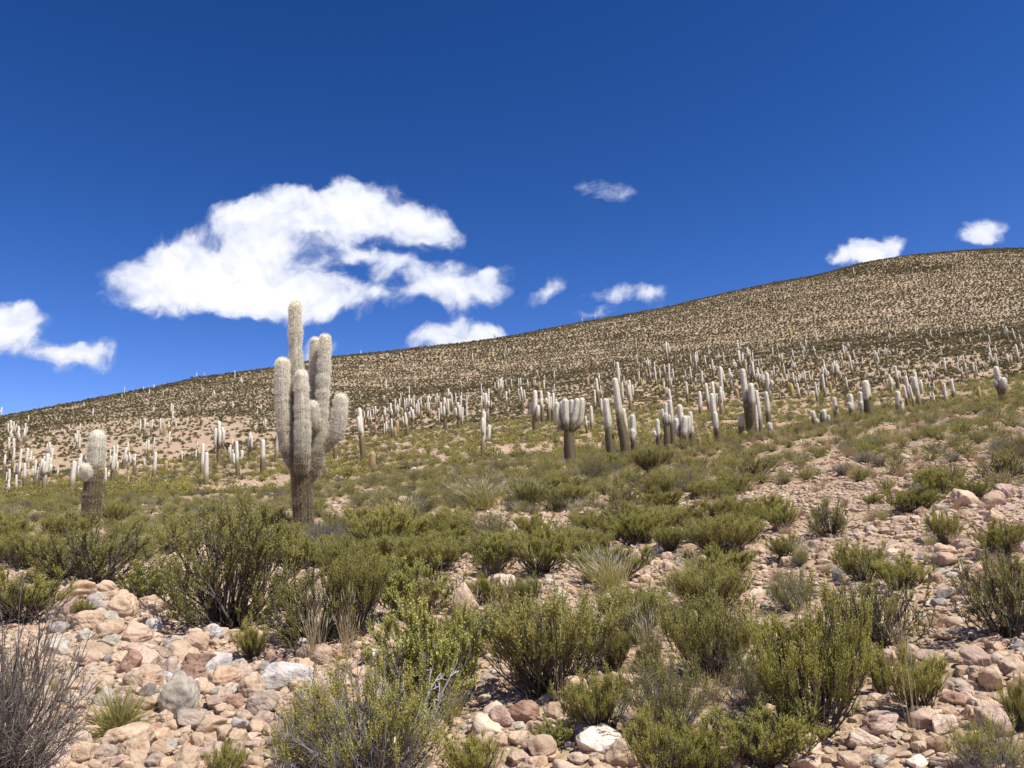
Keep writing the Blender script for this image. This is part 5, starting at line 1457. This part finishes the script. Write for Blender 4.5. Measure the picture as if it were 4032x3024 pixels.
# ---- cacti of the hillside: photo crops (x0, y0, scale) and (x, base y, top y, shape)
K5, K6, K1, K3, K7, K8, KU = (1400, 1300, 2.765), (0, 1500, 3.0157), (0, 1100, 1.659), (2000, 1300, 2.212), (2900, 1350, 3.6867), (3400, 1350, 3.5), (3000, 850, 1.2306)
HILL = {
 K5: '85,1390,855,2 180,1530,1330,y 20,1340,1260,y 210,1060,1010,y 225,1130,1060,s 125,1020,880,s 100,1020,890,s 175,1030,890,s 218,1000,830,2 313,1160,1020,s 337,1180,995,b 400,1170,970,s 435,1170,1055,y 455,1115,985,y 320,1010,840,2 295,1020,930,s 390,1020,800,2 450,980,810,c 430,900,750,s 480,900,755,s 500,830,690,s 505,940,850,y 540,910,750,s 525,1060,940,s 568,1150,895,b 585,930,710,2 560,930,820,s 617,1070,840,c 632,840,705,s 640,900,780,s 675,960,760,s 700,970,790,s 715,890,730,s 660,930,800,s 725,970,880,y 675,1045,1000,y 760,870,795,y 783,930,720,s 800,950,790,s 808,860,705,2 822,940,860,y 885,860,690,2 865,840,760,s 912,1030,860,s 937,990,815,s 978,1075,740,c 1022,840,640,b 1058,870,695,b 1098,840,690,s 1125,1070,790,c 1160,1060,840,s 1145,900,720,s 1157,800,680,s 1210,1025,800,s 1210,860,710,s 1232,780,690,s 1157,660,565,b 1220,600,500,s 1383,570,490,s 1370,720,590,s 1375,880,730,s 1400,860,680,b 1375,760,650,s 1440,1000,690,b 1450,840,640,s 1478,860,770,s 1480,720,665,y 1388,1370,895,2 1520,690,570,s 1575,750,530,c 1555,650,530,s 1600,660,505,s 1640,650,535,s 1648,855,665,s 1675,740,640,2 1705,670,530,s 1775,640,520,s 1800,660,520,s 1823,880,620,c 1850,540,460,2 1880,670,540,b 1945,650,535,s 1965,650,545,s 1985,650,575,y 2003,650,560,y 1985,530,475,2 2065,570,490,s 2058,720,540,s 2165,560,440,s 2172,720,585,s 1955,1130,660,2 2040,1020,665,2 2110,1010,680,b 2150,1000,680,2 1280,370,250,s 1190,390,295,2 1890,250,180,s 1725,240,165,2 1645,220,160,2 1520,370,300,2 1600,390,320,2 1625,340,250,s 755,400,300,b 890,480,400,s 943,530,480,s 605,480,410,2 525,460,395,2 645,590,540,s 330,700,555,s 250,600,560,2 270,550,490,2 310,800,715,s 345,320,250,2 2110,140,60,2 2130,90,15,s 1178,200,160,s',
 K6: '130,720,510,c 110,740,600,2 175,640,530,s 210,800,580,2 300,730,540,s 275,740,590,s 318,640,560,s 335,500,420,b 660,485,430,s 105,910,715,s 150,910,720,s 145,1020,830,s 45,1090,910,s 45,800,745,y 220,1150,870,s 305,1030,830,s 365,1040,870,2 180,1150,1030,s 215,1170,1010,b 110,1280,1085,s 70,1220,1120,s 80,1410,1215,2 190,1320,1150,s 290,1290,1030,s 260,1180,1070,s 405,1230,990,2 435,1220,1070,s 520,1310,930,c 480,1300,1030,2 575,1100,940,s 600,1130,1010,s 675,1170,1040,b 560,960,760,c 600,1000,830,s 395,910,840,y 460,1000,925,y 515,730,665,y 850,1300,1000,s 910,1190,960,b 935,1180,905,s 940,1190,1010,2 910,820,620,2 940,840,710,s 935,690,535,s 1050,830,640,s 1215,600,530,s 1245,1100,970,s 1250,1310,1070,b 1330,1210,900,c 1355,1030,800,s 1305,950,830,s 1380,960,780,s 1460,1050,820,s 1515,870,745,s 1560,860,765,y 1520,1060,870,2 1590,1110,895,b 1655,650,480,b 1715,690,475,b 1790,660,475,s 1905,640,465,b 1948,660,535,y 2000,800,620,b 2003,620,495,s 2045,460,310,s 1720,900,735,2 1755,930,730,s 1805,890,690,s 1830,1150,880,s 1710,1060,940,s 1730,1040,980,s 1880,860,790,y 1970,1090,960,y 2040,1080,990,y 1520,1120,1065,y 1520,1230,1145,y 1785,1160,1120,y 1910,1040,990,y 2090,600,500,s 2025,960,920,y 2070,980,930,y 995,340,260,2 1440,240,165,2 1475,130,45,b 1700,75,30,s 1825,110,50,2 2025,160,110,s 1840,310,250,s 10,400,290,b',
 K1: '1430,1200,945,c 1320,1280,1090,s 1345,1350,1150,s 1555,1290,1070,2 1630,1180,1015,2 1520,1110,1050,s 1505,1200,1090,2 1285,1140,1065,s 1275,1200,1120,s 1190,1200,1130,s 1125,920,830,s 1550,575,535,s 1283,630,590,b 810,740,690,s 935,705,685,s 1005,720,690,2 1535,670,600,s 1575,710,640,2 1460,770,730,2 1395,800,730,2 1320,750,705,2 1717,1275,1065,s 1803,1190,980,s 1733,990,910,2 2190,1170,1020,s 2350,770,730,s',
 K3: '760,690,520,s 790,640,420,s 815,620,490,s 820,750,600,s 735,880,665,s 690,900,750,s 1000,650,460,s 1070,700,440,2 970,540,280,s 985,430,330,s 1040,390,320,b 925,340,265,s 1015,480,400,s 1140,480,360,s 1100,450,400,y 1165,480,420,y 1130,320,220,s 1230,360,240,2 1210,400,340,y 1240,400,340,s 1175,360,290,s 1295,490,330,s 1280,420,280,s 1330,460,330,s 1390,280,105,c 1405,510,300,s 1375,430,300,s 1430,510,420,s 1450,480,340,s 1330,550,470,y 1365,560,450,s 1400,600,510,b 1490,320,260,s 1425,690,515,s 1570,650,455,s 1680,740,540,s 1640,490,415,s 1625,520,460,y 1690,500,360,b 1600,470,320,s 1550,430,350,s 1640,360,200,2 1600,330,220,s 1730,360,220,s 1660,300,185,s 1790,420,260,2 1840,290,210,c 1885,330,200,s 1750,200,130,s 1580,200,150,s 1810,720,460,s 1860,740,500,2 1870,640,330,s 1755,700,470,s 1895,500,330,s 1950,520,340,b 1910,500,440,y 1990,560,510,y 2005,600,520,y 1985,380,260,2 2010,200,90,s 2030,310,180,s 2060,320,200,s 2100,300,160,c 2140,330,200,s 2110,420,310,s 2080,400,260,s 2150,450,280,s 2185,480,330,s 2170,520,470,y 1280,640,620,y 1160,710,650,y 700,490,410,y',
 K7: '210,570,340,b 260,430,290,s 275,570,420,s 330,380,240,s 340,650,410,c 385,620,420,s 365,350,230,s 455,420,370,y 490,860,460,b 515,690,525,s 515,550,415,s 550,530,340,s 530,240,70,b 640,400,290,s 630,280,150,2 675,310,150,s 685,630,465,s 650,610,545,y 715,530,310,s 690,500,340,y 765,560,400,s 770,690,570,y 820,800,600,y 840,650,440,s 870,620,490,s 885,720,630,y 920,820,600,s 920,640,480,s 935,580,440,s 975,590,435,s 1010,620,410,s 1050,770,620,b 1070,580,430,s 1040,400,280,y 840,450,270,c 830,290,110,s 870,420,290,s 800,280,200,s 970,300,120,s 985,180,30,2 945,100,0,s 1085,330,235,s 1115,600,480,s 1150,580,520,y 1175,850,590,b 1200,700,580,s 1290,790,480,s 1310,640,330,c 1290,420,250,s 1340,340,250,s 1370,720,580,y 1360,310,210,s 1250,280,200,s 1290,270,200,s 1160,230,60,b 1190,290,195,s 1410,230,130,2 1345,200,140,s 1450,570,280,c 1500,550,335,s 1480,480,275,s 1530,560,460,s 1500,280,180,s 1545,280,190,s 1550,370,280,y 1455,600,520,y 1600,510,430,s 1615,700,510,s 1690,470,200,b 1720,270,120,s 1590,190,50,2 1640,110,0,2 1830,360,215,s 1775,200,100,s 1945,390,310,y 2050,400,130,2 2080,530,410,s 2170,550,400,s 2180,290,90,c 2150,640,560,y 2075,230,110,s 90,360,180,s 60,360,120,s 180,300,80,2 30,120,10,s 370,130,30,c 600,160,30,2 285,140,90,b 25,810,670,y 310,690,600,y 640,830,740,y 570,690,610,y 615,720,640,y',
 K8: '310,520,370,s 450,440,310,c 480,640,350,b 520,560,400,s 400,740,460,2 525,250,130,b 470,170,80,s 625,360,240,s 555,340,265,s 290,600,535,y 600,500,390,s 575,480,385,s 590,630,480,s 615,900,625,s 640,800,490,s 775,900,455,2 705,880,610,s 940,830,690,s 985,880,710,s 1145,860,590,b 1265,830,545,s 1605,780,640,y 700,560,430,s 730,500,420,s 800,470,380,s 840,550,450,s 910,540,390,s 955,580,410,2 990,460,295,s 835,60,30,s 850,200,100,s 875,310,230,s 910,100,0,s 1075,200,90,s 1070,370,285,s 1135,445,235,s 1220,110,40,s 1310,330,200,s 1315,430,290,s 1390,330,195,s 1360,500,350,b 1430,480,300,b 1450,440,360,s 1540,490,310,s 1575,480,345,s 1560,340,240,s 1660,440,390,s 1690,400,280,2 1780,300,100,b 1860,380,180,s 1840,180,50,2 1800,290,215,s 1830,300,260,s 1750,150,20,s 2010,320,170,s 2050,310,170,s 2140,280,60,b 2200,170,20,s 1000,730,570,b 1020,740,640,y 1090,680,550,y 920,690,560,2',
 KU: '447,295,255,s 1045,490,428,s 980,380,325,s 795,410,378,s 697,385,352,s 745,435,405,s 660,515,485,s 685,490,450,s 530,470,435,s 330,550,508,s 405,500,465,s 462,440,410,s 755,540,500,2 865,450,425,s 868,510,478,s 955,400,365,s 975,450,420,s 1005,415,390,s 940,510,475,2 960,505,472,2 1105,480,445,s 1120,510,470,s 1090,395,370,s 1140,410,375,s 1180,420,385,s 1205,385,362,s 1240,490,440,s 1265,355,325,s 1195,190,170,s 1205,265,228,s 1225,285,262,s 1265,260,240,s 1110,280,260,s 1185,310,290,s 620,620,570,2 650,600,560,s 610,570,530,s 855,570,525,s 870,600,555,s 825,600,562,s 910,605,568,s 990,575,530,s 1020,570,535,s 815,545,512,s 680,560,525,s 805,650,603,s 980,640,600,2 1015,630,592,2 1060,600,575,s 1195,610,545,2 1235,620,555,s 1255,620,580,s 1175,560,530,s 1110,640,585,s 270,630,560,s 140,590,545,y 450,580,540,s 395,600,565,s 308,610,585,s 640,480,450,s 615,530,490,s 1155,470,440,s 1230,540,505,s',
}
hill = []
for (x0, y0, k), txt in HILL.items():
    for tok in txt.split():
        a, b, c, t = tok.split(',')
        hill.append((x0 + float(a) / k, y0 + float(b) / k, y0 + float(c) / k, t))


# prototypes, height 1, foot at the origin
def proto_cols(kind, seed):
    r = np.random.default_rng(seed)
    lean = r.normal(0, .02)
    rb = {'s': r.uniform(.060, .082), 'b': .066, '2': .058, 'c': .056, 'y': .16}[kind]
    split = r.uniform(.25, .55)          # where the brown foot gives way to the white top
    tint = [.05, .12 + .2 * (split < .4), .3 if split > .45 else .55, .68, .8, .97]
    if kind == 'y':
        return [('trunk', [(0, 0, -.1), (0, 0, .5), (0, 0, 1)], [rb, rb * 1.05, rb * .8], [.2, .6, .95])]
    cols = [('trunk', [(0, 0, -.06), (lean * .5, 0, .35), (lean * .9, 0, .7), (lean, 0, 1)], [rb * 1.15, rb * 1.1, rb * .95, rb * .8], tint)]
    na = {'s': 0, 'b': 1, '2': 2 + int(seed % 2), 'c': 5}[kind]
    a0 = r.uniform(0, 6.28)
    for i in range(na):
        a = a0 + i * 2 * math.pi / na + r.normal(0, .25)
        h0 = r.uniform(.34, .48) if kind != 'b' else r.uniform(.45, .6)
        h1 = {'b': h0 + .2, '2': r.uniform(.62, .86), 'c': r.uniform(.68, .95)}[kind]
        dd = rb * r.uniform(2.0, 2.5)
        ca, sa = math.cos(a), math.sin(a)
        cols.append(('arm', [(0, 0, h0), (ca * dd * .75, sa * dd * .75, h0 + .02), (ca * dd, sa * dd, h0 + .09), (ca * dd, sa * dd, h1)], [rb * .55, rb * .72, rb * .78, rb * .66], [.35, .55, .68, .95]))
    return cols


def proto_parts(kind, seed, detail):
    out = []
    for pn, pts, rr, tint in proto_cols(kind, seed):
        v_, f_, t_, fr = column(np.array(pts, float), rr, tint, 15 if detail else 8, .045 if detail else .13, 2 if detail else 1, .10, seed)
        mt = M[('young' if seed % 2 else 'orange') if kind == 'y' else 'far_flesh']
        sp = None
        if detail:
            L = np.linalg.norm(np.diff(fr[0], axis=0), axis=1).sum()
            sv, sf, st = spines(fr, int(1700 * L * (float(np.mean(rr)) / .06)), .018 if kind != 'y' else .05, .0032 if kind != 'y' else .006, seed, 15)
            sp = mesh_tris('spines', sv, sf, [M['gold_spine' if kind == 'y' else 'spine']], None, {'tint': st})
        out.append((pn, mesh_tris(pn, v_, f_, [mt], None, {'tint': t_}, True), sp))
    return out


def merged(parts, name):
    vs, fs, ts, nv = [], [], [], 0
    for pn, me, sp in parts:
        v_ = np.empty(len(me.vertices) * 3, np.float32); me.vertices.foreach_get('co', v_)
        f_ = np.empty(len(me.loops), np.int32); me.loops.foreach_get('vertex_index', f_)
        t_ = np.empty(len(me.vertices), np.float32); me.attributes['tint'].data.foreach_get('value', t_)
        vs.append(v_.reshape(-1, 3)); fs.append(f_.reshape(-1, 3) + nv); ts.append(t_); nv += len(v_) // 3
    return mesh_tris(name, np.concatenate(vs), np.concatenate(fs), [parts[0][1].materials[0]], None, {'tint': np.concatenate(ts)}, True)


NVAR = {'s': 5, 'b': 3, '2': 4, 'c': 3, 'y': 2}
DET = {k: [proto_parts(k, 40 + i, True) for i in range(nv)] for k, nv in NVAR.items()}
LOW = {k: [proto_parts(k, 40 + i, False) for i in range(nv)] for k, nv in NVAR.items()}
LOWM = {k: [merged(q, 'column_cactus') for q in LOW[k]] for k in NVAR}
KW = {'s': 'single-column', 'b': 'one-budded', '2': 'branching', 'c': 'many-armed candelabra', 'y': 'short young golden'}
hill.sort(key=lambda q: -(q[1] - q[2]))
n_hero = 3 + len(HROW)
stuff_p, stuff_s, stuff_i, stuff_r = [], [], [], []
lowlist, lowidx = [], {}
for k in NVAR:
    for i in range(NVAR[k]):
        lowidx[(k, i)] = len(lowlist); lowlist.append(LOWM[k][i])
hpts = np.array([(q[0], q[1]) for q in hill[:300 - n_hero]])
hnames = [KW[q[3]] for q in hill[:300 - n_hero]]
for ci, (px, yb, yt, k) in enumerate(hill):
    hp = hit(px, yb)
    if hp is None:
        hp = hit(px, yb + 14)
        if hp is None:
            continue
    pos, d = hp
    hpx = yb - yt
    q = math.hypot(d, pos[2] - EYE) / FPX
    h = hpx * q * 1.03
    vi = int(rng.integers(0, NVAR[k]))
    rz = rng.uniform(0, 6.28)
    tall = h > 3.6 and k == 's'
    sxy = h * (.70 if tall else .88) * rng.uniform(.9, 1.12)
    rot = (rng.normal(0, .04), rng.normal(0, .04), rz)
    if ci < 300 - n_hero:
        zone = 'beyond the shrubby brow' if d < 75 else ('at the foot of the hillside' if d < 150 else ('on the middle hillside' if d < 300 else 'high on the hillside'))
        size = 'tall' if hpx > 90 else ('medium' if hpx > 55 else 'small')
        if k == 'y':
            size = ''
        colour = 'white-topped' if k != 'y' else ('orange' if (40 + vi) % 2 == 0 else 'yellow-green')
        girth = '' if k == 'y' else ('slender' if sxy / h < .80 else ('stout' if sxy / h > .92 else ''))
        nb = near_name(ci, hpts[ci], [q + ' one' for q in hnames], hpts, 40, ('touching a ', 'near a ', 13), 'standing apart')
        lb = ' '.join(f'{size} {girth} {colour} {KW[k]} cactus {zone}, {nb}'.split())
        if len(lb.split()) > 16:
            lb = lb.replace(girth + ' ', '', 1) if girth else lb.replace('candelabra ', '', 1)
        grp = 'hillside cacti: ' + lb.replace(' cactus', '')
        if hpx > 62 or (k in '2c' and hpx > 48):
            e = link('column_cactus', None, None, pos, rot, (sxy, sxy, h))
            for pn, me, sp in (DET if hpx > 62 else LOW)[k][vi]:
                pt = link(pn, me, e)
                if sp is not None:
                    link('spines', sp, pt)
        else:
            e = link('column_cactus', LOWM[k][vi], None, pos, rot, (sxy, sxy, h))
        tag(e, lb, 'cactus', grp)
    else:
        stuff_p.append(pos); stuff_s.append((sxy, sxy, h)); stuff_r.append(rot); stuff_i.append(lowidx[(k, vi)])
# a further thin scatter of tiny cacti high on the hill
X, Y, D = rand_sector(300, 240, 640, -R(30), R(34))
Z = zt(X, Y); px, py = project(np.stack([X, Y, Z], -1))
ok = (py > 1000 - (px - 3400) * .05) & (rng.uniform(0, 1, len(X)) < np.where(px > 2300, .5, .2))
for x, y, z in zip(X[ok], Y[ok], Z[ok]):
    h = rng.uniform(2.2, 5.0); k = str(rng.choice(['s', 's', 's', 'b', '2']))
    stuff_p.append((x, y, z)); stuff_s.append((h * .8, h * .8, h)); stuff_r.append((0, 0, rng.uniform(0, 6))); stuff_i.append(lowidx[(k, int(rng.integers(0, NVAR[k])))])
scatter('distant_cacti', np.array(stuff_p), np.array(stuff_r), np.array(stuff_s), np.array(stuff_i), lowlist, 'tiny pale cacti scattered over the upper hillside', 'cacti')
print('counts', len(hill), len(stuff_p))
